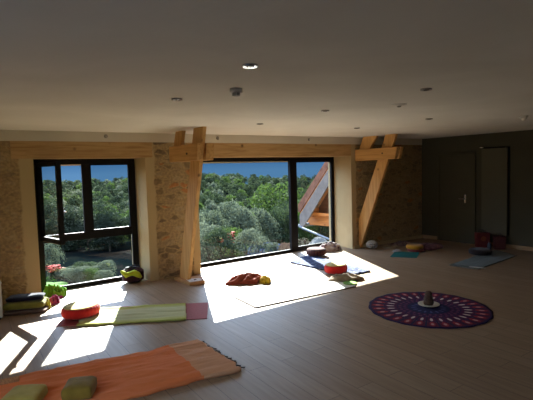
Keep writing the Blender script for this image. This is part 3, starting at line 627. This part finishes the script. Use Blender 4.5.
# --- things in the dark corner
bs = empty('openwork_basket', (7.43, 6.46, 0), 'round white openwork basket by the foot of the right-hand truss', 'basket')
m_w2 = simple('white_wire', (.42, .40, .36), .6)
mb = MB()
for k in range(9):
    a = k*PI/9; pts = [(.12*math.cos(q)*math.cos(a), .12*math.cos(q)*math.sin(a), .085+.085*math.sin(q)) for q in [2*PI*i/20 for i in range(21)]]
    mb.tube(pts, .009, 6, caps=False)
mb.build('ribs', m_w2, bs, smooth=True)
mb = MB()
for zz, r0 in ((.05, .108), (.085, .12), (.12, .108)):
    mb.tube([(r0*math.cos(q), r0*math.sin(q), zz) for q in [2*PI*i/24 for i in range(25)]], .008, 6, caps=False)
mb.build('hoops', m_w2, bs, smooth=True)
heap(0, 0, .07, .07, .10, 0, 5, z0=.015).build('contents', M['black'], bs, smooth=True)
o = heap(7.82, 6.28, .17, .10, .03, -.4, 61, rough=.3).build('folded_cloth', cloth_mat('grey_beige', (.28, .25, .2)), loc=(7.82, 6.28, 0), smooth=True); tag(o, 'flat grey-beige folded cloth between the basket and the dark shawl', 'cloth')
m_dp = cloth_mat('dark_plum_print', (.09, .05, .06), (.22, .18, .19), 30)
o = heap(8.22, 6.28, .26, .14, .09, -.4, 64, rough=.6).build('shawl', m_dp, loc=(8.22, 6.28, 0), smooth=True); tag(o, 'dark speckled shawl against the stone wall in the corner', 'shawl')
m_teal = simple('teal_mat', (.006, .10, .095), .7, 0, .3, .05)
o = cloth([(6.97, 5.61), (7.23, 5.20), (7.72, 5.48), (7.46, 5.88)], 20, 20, .0, .009, .0, edge=0).build('exercise_mat', m_teal, loc=(7.3, 5.5, 0)); tag(o, 'short teal mat in front of the yellow cushion', 'exercise mat')
m_rr = cloth_mat('red_pad', (.15, .03, .025))
o = MB().lathe([(.001, 0), (.17, 0), (.18, .02), (.17, .045), (.001, .05)], n=40).build('round_pad', m_rr, loc=(7.86, 5.66, .0), smooth=True, local=True); tag(o, 'dark red round pad under the yellow cushion', 'pad')
m_yl = cloth_mat('mustard_cotton', (.46, .22, .015), (.38, .17, .01))
zafu(7.84, 5.68, .175, .085, m_yl, m_yl, 'round mustard yellow meditation cushion near the dark corner', z=.05, group='round meditation cushions')
o = heap(7.50, 5.86, .10, .07, .035, 0, 70, rough=.5).build('crumpled_cloth', cloth_mat('white_cloth', (.40, .38, .36)), loc=(7.50, 5.86, .0), smooth=True); o.location.z = .010; tag(o, 'small whitish cloth left of the mustard cushion', 'cloth')
m_pk = cloth_mat('plum_print', (.24, .10, .12), (.08, .025, .045), 16)
o = heap(8.38, 5.72, .42, .24, .085, .12, 72, rough=.6).build('shawl', m_pk, loc=(8.38, 5.72, 0), smooth=True); tag(o, 'plum patterned shawl spread right of the mustard cushion', 'shawl')
m_gg = cloth_mat('greygreen_blanket', (.045, .055, .042), (.035, .045, .035))
t = empty('fringed_blanket', (8.0, 4.25, 0), 'long grey-green fringed blanket on the floor before the dark wall', 'blanket')
mb = cloth([(7.09, 4.44), (7.17, 3.94), (8.72, 4.06), (9.0, 4.60)], 50, 16, .0, .010, .006, (4, 4), 81, .012); mb.v = [(x-8.0, y-4.25, z) for x, y, z in mb.v]; mb.build('blanket_fabric', m_gg, t, smooth=True)
m_wf = cloth_mat('pale_fringe', (.36, .36, .34))
for k in range(16):
    v = (k+.5)/16; x = 7.09+.08*v-8.0; y = 4.44-.5*v-4.25
    MB().tube([(x+.02, y, .014), (x-.02, y-.005, .012), (x-.06, y+random.uniform(-.01, .01), .006)], [.007, .006, .004], 5).build('tassel', m_wf, t, smooth=True)
o = pillow(.13, .035, .006, .4, .02, 3).build('folded_sheet', simple('silver_foil', (.5, .5, .52), .35, .3, .5, .03), loc=(7.20, 3.99, .018), rz=-1.3, smooth=True, local=True); tag(o, 'small silvery strip at the near corner of the grey-green blanket', 'strip')
m_dk = cloth_mat('black_plum', (.018, .012, .014))
zafu(8.36, 4.58, .205, .10, m_dk, m_dk, 'round near-black meditation cushion on the grey-green blanket', z=.018, group='round meditation cushions')
def giftbag(x, y, w, d, h, rz, mats, label, badge):
    t = empty('paper_bag', (x, y, 0), label, 'bag', rz=rz)
    mb = MB(); mb.hexa([(-w/2, -d/2, 0), (w/2, -d/2, 0), (w/2, d/2, 0), (-w/2, d/2, 0)], [(-w/2-.01, -d/2-.005, h), (w/2+.01, -d/2-.005, h), (w/2+.01, d/2+.005, h), (-w/2-.01, d/2+.005, h)]); mb.build('bag_body', mats[0], t, bevel=.004)
    for s in (-1, 1):
        MB().tube([(-w*.22, s*d/2, h-.02), (-w*.18, s*d/2, h+.05), (w*.18, s*d/2, h+.05), (w*.22, s*d/2, h-.02)], .005, 6).build('handle', M['black'], t)
    if badge:
        vs = MB().lathe([(badge, 0), (badge*.9, .004), (.001, .005)], n=24); vs.v = [(a, -d/2-.006-c_, b_+h*.62) for a, b_, c_ in vs.v]; vs.build('round_badge', mats[1], t)
m_rbag = simple('red_bag', (.10, .007, .009), .6); m_ob = simple('orange_badge', (.20, .045, .012), .6)
giftbag(9.16, 4.97, .24, .16, .31, -.75, [m_rbag, m_ob], 'red bag with a round orange badge under the panel radiator', .055)
giftbag(9.22, 4.64, .20, .16, .26, -.9, [simple('dark_red_bag', (.06, .006, .008), .6), m_ob], 'darker red bag right of the badge bag under the radiator', 0)
bt = empty('water_bottle', (8.99, 4.73, 0), 'small blue bottle with a red cap in front of the red bags', 'bottle')
MB().lathe([(.001, 0), (.035, 0), (.037, .02), (.037, .10), (.030, .125), (.016, .14), (.016, .15)], n=24).build('bottle_body', simple('blue_bottle', (.03, .045, .09), .5), bt, smooth=True)
MB().lathe([(.018, .148), (.018, .172), (.001, .174)], n=20).build('cap', m_rbag, bt, smooth=True)

# ------------------------------------------------------------------ outside: wing of the roof seen through the sliding pane
XR = 8.4
wing = empty('roof_overhang', (XR, 9.4, 0), 'steep tiled roof overhang with grey barge board outside the sliding pane', 'roof')
oy = 9.4
P = lambda poly: [(y-oy, z) for y, z in poly]
m_tile = simple('clay_tiles', (0.1320, 0.0600, 0.0400), .85, 0, .2, .4, 6, .4)
m_barge = simple('weathered_board', (.125, .112, .108), .8, 0, .2, .2, 8)
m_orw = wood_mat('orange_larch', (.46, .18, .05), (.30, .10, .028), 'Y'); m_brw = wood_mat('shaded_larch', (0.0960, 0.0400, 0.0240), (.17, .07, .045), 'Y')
MB().prism_x(P([(7.72, 2.86), (9.98, .50), (10.05, .50), (10.05, .72), (7.72, 3.12)]), -.02, 3.0).build('tiles', m_tile, wing)
MB().prism_x(P([(7.75, 2.78), (7.75, 2.42), (9.80, .09), (9.96, .12), (9.96, .42)]), -.045, -.005).build('barge_board', m_barge, wing)
MB().prism_x(P([(7.75, 2.85), (9.98, .48), (9.98, .40), (7.75, 2.76)]), .0, 3.0).build('roof_boarding', m_orw, wing)
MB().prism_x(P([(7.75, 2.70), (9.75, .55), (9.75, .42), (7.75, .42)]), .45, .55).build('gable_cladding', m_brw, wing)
MB().prism_x(P([(7.75, .42), (9.95, .42), (10.1, .10), (7.75, .16)]), .35, .55).build('wall_plate', m_orw, wing)
MB().box((.05, .22, .48), (.4, .38, .62)).build('purlin', m_orw, wing)
MB().box((.18, -.9, .42), (.34, .35, .50)).build('rafter_foot', m_orw, wing)
m_zinc = simple('zinc', (.13, .145, .17), .4, .5, .5, .1)
MB().tube([(3.0, .62, .14), (-.02, .62, .10)], .055, 12).build('gutter', m_zinc, wing, smooth=True)
MB().tube([(0, .60, .08), (-.01, .47, .04), (0, -.75, -.19), (0, -1.5, -.34), (0, -1.74, -.5), (0, -1.74, -3.5)], .035, 12).build('downpipe', m_zinc, wing, smooth=True)

# ------------------------------------------------------------------ outside: terrain
FW = (.584, .809); RT = (.809, -.587)
prof = [(0, -3.3), (20, -3.4), (24, -3.8), (30, -5.5), (60, -12), (100, -15.5), (140, -16.5), (200, -13.0), (262, -7.2), (300, -6.5), (420, -14), (700, -40)]
def ground(x, y):
    D = FW[0]*x+FW[1]*y; La = RT[0]*x+RT[1]*y
    z = np.interp(D, [p[0] for p in prof], [p[1] for p in prof])
    s = La/max(D, 5)
    k = min(1, max(0, (s+.22)/.12))*max(0, 1-abs(D-34)/24)
    z += 1.6*k
    z += 1.5*fbm(x*.012, y*.012, 3)*min(1, D/80)
    if D > 120: z -= 2.6*min(1, max(0, (s+.15)/.3))*min(1, (D-120)/100)
    return float(z)
mb = MB(); gx, gy = 110, 120; vs = []; fs = []
for j in range(gy+1):
    for i in range(gx+1):
        x = -160+760*(i/gx); y = 7.7+ 560*(j/gy)**1.9
        vs.append((x, y, ground(x, y)))
for j in range(gy):
    for i in range(gx): a = j*(gx+1)+i; fs.append((a, a+1, a+gx+2, a+gx+1))
mb.add(vs, fs)
m, nt, out = new_mat('shaded_valley_ground'); b = N(nt, 'ShaderNodeBsdfDiffuse')
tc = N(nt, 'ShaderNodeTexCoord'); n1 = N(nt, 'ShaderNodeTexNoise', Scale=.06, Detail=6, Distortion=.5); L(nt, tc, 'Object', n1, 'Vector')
r = ramp(nt, [(.42, (.001, .002, .0025)), (.55, (.0018, .003, .003)), (.62, (.003, .004, .0035)), (.70, (.013, .012, .011))]); L(nt, n1, 'Fac', r, 'Fac'); L(nt, r, 'Color', b, 'Color'); L(nt, b, 'BSDF', out, 'Surface')  # darkened to near black so the colour holds the field's tree shade
stru(mb.build('ground', m, smooth=True))
# lawn patch
def lawn(cx, cy, rx, ry, name, mat, label, cat, kind=None, lift=.05):
    mb = MB(); n = 40; vs = [(cx, cy, ground(cx, cy)+lift)]; fs = []
    for j in range(1, 9):
        for k in range(n):
            a = 2*PI*k/n; q = j/8*(1+.15*math.sin(3*a+1)); x, y = cx+rx*q*math.cos(a), cy+ry*q*math.sin(a)
            vs.append((x, y, ground(x, y)+lift+.05*fbm(x*2, y*2, 1)))
    fs = [(0, 1+k, 1+(k+1) % n) for k in range(n)]
    for j in range(7):
        for k in range(n): fs.append((1+j*n+k, 1+(j+1)*n+k, 1+(j+1)*n+(k+1) % n, 1+j*n+(k+1) % n))
    o = mb.add(vs, fs).build(name, mat, loc=(cx, cy, ground(cx, cy)), smooth=True); tag(o, label, cat, kind=kind); return o
def atD(px, D): # point on the ground seen in picture column px at depth D (only used to lay the garden out)
    La = (px-266.5)/450*D; return D*FW[0]+La*RT[0], D*FW[1]+La*RT[1]
m_lawn = simple('lawn', (0.0350, 0.0770, 0.0105), 1, 0, .1, .3, 3, .4)
x, y = atD(49, 21.5); lawn(x, y, .55, 1.1, 'lawn', m_lawn, 'patch of bright green lawn below the left window', 'lawn', 'stuff')

# ------------------------------------------------------------------ vegetation
def crown(seed, R=3.3, H=5.6, quads=1500, s=.34, lobes=22, low=.12, lobe=(.22, .40)):
    """lumpy crown made of small leaf blades gathered on many overlapping lobes"""
    g = np.random.RandomState(seed); cs = []
    for i in range(lobes):
        a = g.uniform(0, 2*PI); t = g.uniform(0, 1)**.6; zz = g.uniform(low, .92)
        wr = math.sin(PI*min(1, max(.05, (zz*.85+.12))))**.6
        cs.append((R*.68*t*wr*math.cos(a), R*.68*t*wr*math.sin(a), zz*H, R*g.uniform(*lobe)*(1.1-.35*zz)))
    cs.append((0, 0, H*.55, R*.5)); cs = np.array(cs)
    w = cs[:, 3]**2; idx = g.choice(len(cs), quads, p=w/w.sum())
    d = g.normal(size=(quads, 3)); d /= np.linalg.norm(d, axis=1)[:, None]; d[:, 2] = np.where(d[:, 2] < -.5, -d[:, 2], d[:, 2])
    rad = cs[idx, 3]*(1+g.normal(size=quads)*.09)
    p = cs[idx, :3]+d*rad[:, None]*np.array([1, 1, .85])
    n = d+g.normal(size=(quads, 3))*.55; n /= np.linalg.norm(n, axis=1)[:, None]
    u = np.cross(n, g.normal(size=(quads, 3))); u /= np.linalg.norm(u, axis=1)[:, None]; v = np.cross(n, u)
    sz = s*g.uniform(.6, 1.3, size=quads)[:, None]
    q = np.stack([p-u*sz*.5, p-v*sz*.32, p+u*sz*.5, p+v*sz*.32], 1).reshape(-1, 3)
    return q
def trunk_mb(H, r, seed=0, branches=5):
    g = random.Random(seed); mb = MB()
    mb.tube([(0, 0, -.4), (.03*H, 0, H*.3), (0, .02*H, H*.6), (.02*H, 0, H*.85)], [r, r*.8, r*.5, r*.15], 7)
    for k in range(branches):
        a = g.uniform(0, 2*PI); z = H*g.uniform(.25, .6); l = H*.3
        mb.tube([(0, 0, z), (l*.5*math.cos(a), l*.5*math.sin(a), z+l*.4), (l*math.cos(a), l*math.sin(a), z+l*.7)], [r*.4, r*.25, r*.08], 5)
    return mb
def veg_mesh(name, q, tb, mats):
    nq = len(q)//4; vs = np.concatenate([q, np.array(tb.v)]) if tb else q
    fs = [(4*i, 4*i+1, 4*i+2, 4*i+3) for i in range(nq)]+([tuple(k+len(q) for k in f) for f in tb.f] if tb else [])
    me = bpy.data.meshes.new(name); me.from_pydata(vs.tolist(), [], fs)
    for mm in mats: me.materials.append(mm)
    if tb:
        mi = np.zeros(len(fs), dtype=np.int32); mi[nq:] = 1; me.polygons.foreach_set('material_index', mi)
    me.update(); return me
m_bark = simple('bark', (0.0360, 0.0280, 0.0200), .95, 0, .1, .3, 5)
LEAF = [leaf_mat('leaf_dark', (.017, .025, .011), (.008, .013, .008)), leaf_mat('leaf_mid', (.030, .042, .017), (.017, .026, .011)),
        leaf_mat('leaf_grey', (.072, .084, .052), (.045, .056, .033)), leaf_mat('leaf_fresh', (.042, .068, .013), (.026, .044, .009))]
LAB = ['dark round oak on the wooded hillside', 'mid green bushy oak on the wooded hillside', 'grey-green loose tree on the wooded hillside', 'fresh green tree on the wooded hillside']
protos = []
for i in range(4):
    for k in range(2):
        protos.append((i, veg_mesh('tree', crown(100+i*7+k, 3.5, 6.0, 3600, .29, 26), trunk_mb(4.5, .18, i, 5), [LEAF[i], m_bark])))
spots = []
D = 50.0
while D < 300:
    step = 4.3+D*.011
    La = -.62*D-8
    while La < .26*D+22:
        jx, jy = rng.uniform(-.42, .42, 2)*step
        d2, l2 = D+jx, La+jy; La += step*rng.uniform(.9, 1.25)
        s = l2/d2
        if D < 98 and s < -.20: continue            # open field below the left window
        if D < 62 and s < .02 and rng.rand() < .3: continue
        x, y = d2*FW[0]+l2*RT[0], d2*FW[1]+l2*RT[1]
        if y < 22: continue
        spots.append((d2, x, y, s))
    D += step*.86
_x, _y = atD(279, 74); spots.append((74, _x, _y, .03)); BIG = (_x, _y)
spots.sort()
cnt = len(spots); first = {}
far_q = []
for i, (d2, x, y, s) in enumerate(spots):
    r = rng.rand()
    kind = 0 if r < .36 else 1 if r < .76 else 2 if r < .90 else 3
    if d2 < 110 and s > -.2 and s < .02 and rng.rand() < .55: kind = 2
    if d2 < 130 and s > .0 and rng.rand() < .45: kind = 3 if rng.rand() < .6 else 1
    sc_ = rng.uniform(.75, 1.2)*(1.0 if d2 > 75 else .85)
    if s < -.2 and d2 < 112: sc_ *= 1.45; kind = 0
    if (x, y) == BIG: kind, sc_ = 3, 1.9
    if i < 300:
        cand = [p for p in protos if p[0] == kind]; me = cand[rng.randint(2)][1]
        o = bpy.data.objects.new('oak_tree', me); COL.objects.link(o)
        o.location = (x, y, ground(x, y)); o.scale = (sc_*rng.uniform(.9, 1.15), sc_*rng.uniform(.9, 1.15), sc_*rng.uniform(.85, 1.15)); o.rotation_euler = (0, 0, rng.uniform(0, 6.28))
        tag(o, LAB[kind], 'tree', LAB[kind].replace(' oak ', ' oaks ').replace(' tree ', ' trees '))
    else:
        far_q.append((x, y, ground(x, y), sc_, kind, i))
# the trees beyond the nearest three hundred: one body of forest
for kind in range(4):
    base = [crown(300+kind*5+k, 3.5, 6.0, 1100, .55, 16) for k in range(3)]; parts = []
    for (x, y, z, s_, kd, i) in far_q:
        if kd != kind: continue
        q = base[i % 3]; a = i*1.7; ca, sa = math.cos(a), math.sin(a)
        parts.append(np.stack([x+s_*(q[:, 0]*ca-q[:, 1]*sa), y+s_*(q[:, 0]*sa+q[:, 1]*ca), z+s_*q[:, 2]], 1))
    if kind == 0: far_parts = []
    far_parts.append((kind, np.concatenate(parts)))
allq = np.concatenate([p for _, p in far_parts]); me = veg_mesh('distant_forest', allq, None, LEAF)
mi = np.concatenate([np.full(len(p)//4, k, dtype=np.int32) for k, p in far_parts]); me.polygons.foreach_set('material_index', mi); me.update()
o = bpy.data.objects.new('distant_forest', me); COL.objects.link(o); tag(o, 'continuous far forest of small crowns up to the ridge line', 'forest', kind='stuff')
print('TREES', cnt)
# garden shrubs below the windows
SH = [veg_mesh('shrub_leaves', crown(500+k, 1.0, 1.25, 2600, .085, 20, .1, (.25, .45)), None, [LEAF[(2, 1, 3)[k]]]) for k in range(3)]
SHL = ['grey-green', 'mid green', 'fresh green']
def shrub(px, D, k, s, label, group=None, hz=1.0):
    x, y = atD(px, D); t = empty('garden_shrub', (x, y, ground(x, y)-.05), label, 'shrub', group)
    f_ = bpy.data.objects.new('foliage', SH[k]); COL.objects.link(f_); f_.parent = t; f_.scale = (s, s, s*hz); f_.rotation_euler = (0, 0, px)
    mb = MB()
    for q in range(5):
        a = q*1.26; mb.tube([(0, 0, 0), (.35*s*math.cos(a), .35*s*math.sin(a), .6*s*hz), (.5*s*math.cos(a), .5*s*math.sin(a), .95*s*hz)], [.03*s, .02*s, .006*s], 5)
    mb.build('stem', m_bark, t)
    return t
shrub(46, 29, 0, 1.0, 'tall grey-green shrub at the left edge of the left window, behind the red flowers', hz=1.9)
shrub(80, 31, 1, 1.25, 'broad green shrub with a flat top beyond the lawn', hz=.8)
shrub(91, 31.5, 1, .9, 'round green shrub at the right side of the broad shrub', hz=.9)
shrub(66, 26.5, 0, .8, 'low grey-green shrub just beyond the lawn', hz=.7)
shrub(76, 27, 0, .85, 'second low grey-green shrub right of the lawn', hz=.7); shrub(88, 27.5, 0, .85, 'small grey shrub under the round green shrub', hz=.75); shrub(101, 28, 0, .9, 'grey-green shrub rightmost in the left window', hz=1.0)
shrub(57, 26, 0, .7, 'small grey-green shrub directly behind the lawn', hz=.7)
shrub(68, 22.5, 0, .62, 'low grey-green shrub right beside the lawn patch', hz=.9); shrub(78, 22.5, 0, .66, 'low grey-green shrub in the front row, centre of the left window', hz=.9)
shrub(89, 22.5, 2, .62, 'low fresh green shrub in the front row of the left window', hz=.9); shrub(100, 22.3, 0, .6, 'low grey-green shrub at the right end of the front row', hz=.8)
gsp = [(208, 27, 0, 1.3, 1.3), (220, 24, 1, 1.1, 1.2), (233, 28, 2, 1.2, 1.2), (246, 24, 0, 1.0, 1.1), (212, 33, 0, 1.7, 1.6), (227, 36, 0, 1.9, 1.7), (243, 34, 0, 1.6, 1.7),
       (262, 38, 0, 1.8, 1.7), (258, 26, 0, .85, 1.0), (276, 40, 1, 1.9, 1.8), (290, 42, 1, 2.0, 2.0), (305, 40, 3-1, 1.9, 2.1), (318, 42, 1, 2.0, 1.9), (332, 40, 1, 1.8, 1.8), (270, 30, 0, .8, .9), (352, 38, 1, 1.9, 1.8), (196, 30, 0, 1.5, 1.5), (186, 34, 1, 1.8, 1.6)]
for q, (px, D, k, s, hz) in enumerate(gsp):
    lb = '%s shrub in the garden below the large window' % SHL[k]
    shrub(px, D, k, s, lb, 'garden shrubs below the large window, %s' % SHL[k], hz)
# red flowers
m_flr = simple('red_petals', (0.2475, 0.0225, 0.0135), .8, 0, .2, .2, 10); m_flo = simple('orange_petals', (0.2000, 0.0640, 0.0320), .8, 0, .2, .2, 10)
def flowers(px, D, w, mat, label, n=60, up=.7, seed=3):
    x, y = atD(px, D); t = empty('flowering_plant', (x, y, ground(x, y)), label, 'flowers'); g = random.Random(seed); mb = MB(); st = MB()
    for k in range(n):
        a = g.uniform(0, 6.28); r_ = w*g.random()**.5; z = up*g.uniform(.6, 1.05); px_, py_ = r_*math.cos(a), r_*math.sin(a)
        mb.lathe([(.001, .06), (.05, .05), (.07, .02), (.03, 0)], c=(px_, py_, z), n=6); st.tube([(px_*.5, py_*.5, 0), (px_, py_, z)], .012, 4)
    mb.build('blooms', mat, t); st.build('stems', LEAF[1], t)
flowers(50, 26, .34, m_flr, 'clump of red flowers beyond the lawn in the left window', 70, .75)
flowers(56, 26.5, .36, m_flo, 'clump of salmon flowers right of the red ones', 40, .65, 4)
flowers(230, 25.5, .22, m_flr, 'small red flowering plant in the garden below the large window', 30, 1.35, 5)
# boulders and stone heap at the right, blue parked covers behind the shrubs
m_rock = simple('limestone', (0.1080, 0.1020, 0.0930), .95, 0, .1, .35, 3, .8)
def rock(px, D, rx, ry, h, label, seed):
    x, y = atD(px, D); z = ground(x, y)-.1
    o = heap(x, y, rx, ry, h, .3, seed, z0=z, n=36, m=14, rough=.35, flat=.6).build('boulder', m_rock, loc=(x, y, z)); tag(o, label, 'boulder', 'pale boulders in the garden')
rock(318, 25, .95, .6, 1.0, 'large pale boulder low in the sliding pane', 3); rock(308, 24, .6, .5, .55, 'smaller pale boulder left of the large one', 5); rock(330, 26, .7, .5, .6, 'pale boulder at the right jamb of the sliding pane', 8)
m_tarp = simple('blue_tarp', (0.0203, 0.0405, 0.0900), .5, 0, .4, .3, 3)
def tarp(px, D, rx, h, label, seed):
    x, y = atD(px, D); z = ground(x, y)
    o = heap(x, y, rx, .6, h, -.6, seed, z0=z, rough=.4).build('blue_tarpaulin', m_tarp, loc=(x, y, z)); tag(o, label, 'tarpaulin')
tarp(262, 30.5, 1.1, .95, 'blue tarpaulin left of the middle among the garden shrubs', 2); tarp(276, 31, .9, .8, 'smaller blue tarpaulin nearer the window mullion', 6)
m_soil = simple('bare_earth', (0.1050, 0.0595, 0.0350), 1, 0, .1, .3, 3)
x, y = atD(285, 30); o = heap(x, y, .7, .5, .9, 0, 9, z0=ground(x, y)).build('earth_mound', m_soil, loc=(x, y, ground(x, y))); tag(o, 'small reddish earth mound beside the window mullion', 'earth mound')

# ------------------------------------------------------------------ light
w = bpy.data.worlds.new('sky'); sc.world = w; w.use_nodes = True; nt = w.node_tree; nt.nodes.clear()
out = nt.nodes.new('ShaderNodeOutputWorld'); bg = nt.nodes.new('ShaderNodeBackground')
tc = N(nt, 'ShaderNodeTexCoord'); sp = N(nt, 'ShaderNodeSeparateXYZ'); L(nt, tc, 'Generated', sp, 'Vector')
r = ramp(nt, [(0, (.095, .23, .43)), (.02, (.060, .172, .365)), (.05, (.09, .23, .46)), (.12, (4.2, 5.0, 6.4)), (.35, (4.8, 5.8, 7.6)), (1, (3.0, 4.0, 6.2))]); L(nt, sp, 'Z', r, 'Fac')
L(nt, r, 'Color', bg, 'Color'); bg.inputs['Strength'].default_value = 1.0; L(nt, bg, 'Background', out, 'Surface')
sd = bpy.data.lights.new('sun', 'SUN'); sd.energy = 46; sd.angle = math.radians(.53); sd.color = (1.0, .955, .88)
so = bpy.data.objects.new('sun', sd); COL.objects.link(so)
dirv = Vector((.45, 1.0, .61)).normalized(); so.rotation_euler = dirv.to_track_quat('Z', 'Y').to_euler(); so.location = (5, 20, 15)

sc.view_settings.view_transform = 'Standard'; sc.view_settings.look = 'None'; sc.view_settings.gamma = 1; sc.view_settings.use_curve_mapping = False
sc.view_settings.exposure = 0.28
cy = sc.cycles
cy.max_bounces = 12; cy.diffuse_bounces = 8; cy.glossy_bounces = 4; cy.transparent_max_bounces = 16; cy.transmission_bounces = 6
cy.use_denoising = True; cy.sample_clamp_indirect = 6; cy.caustics_reflective = False
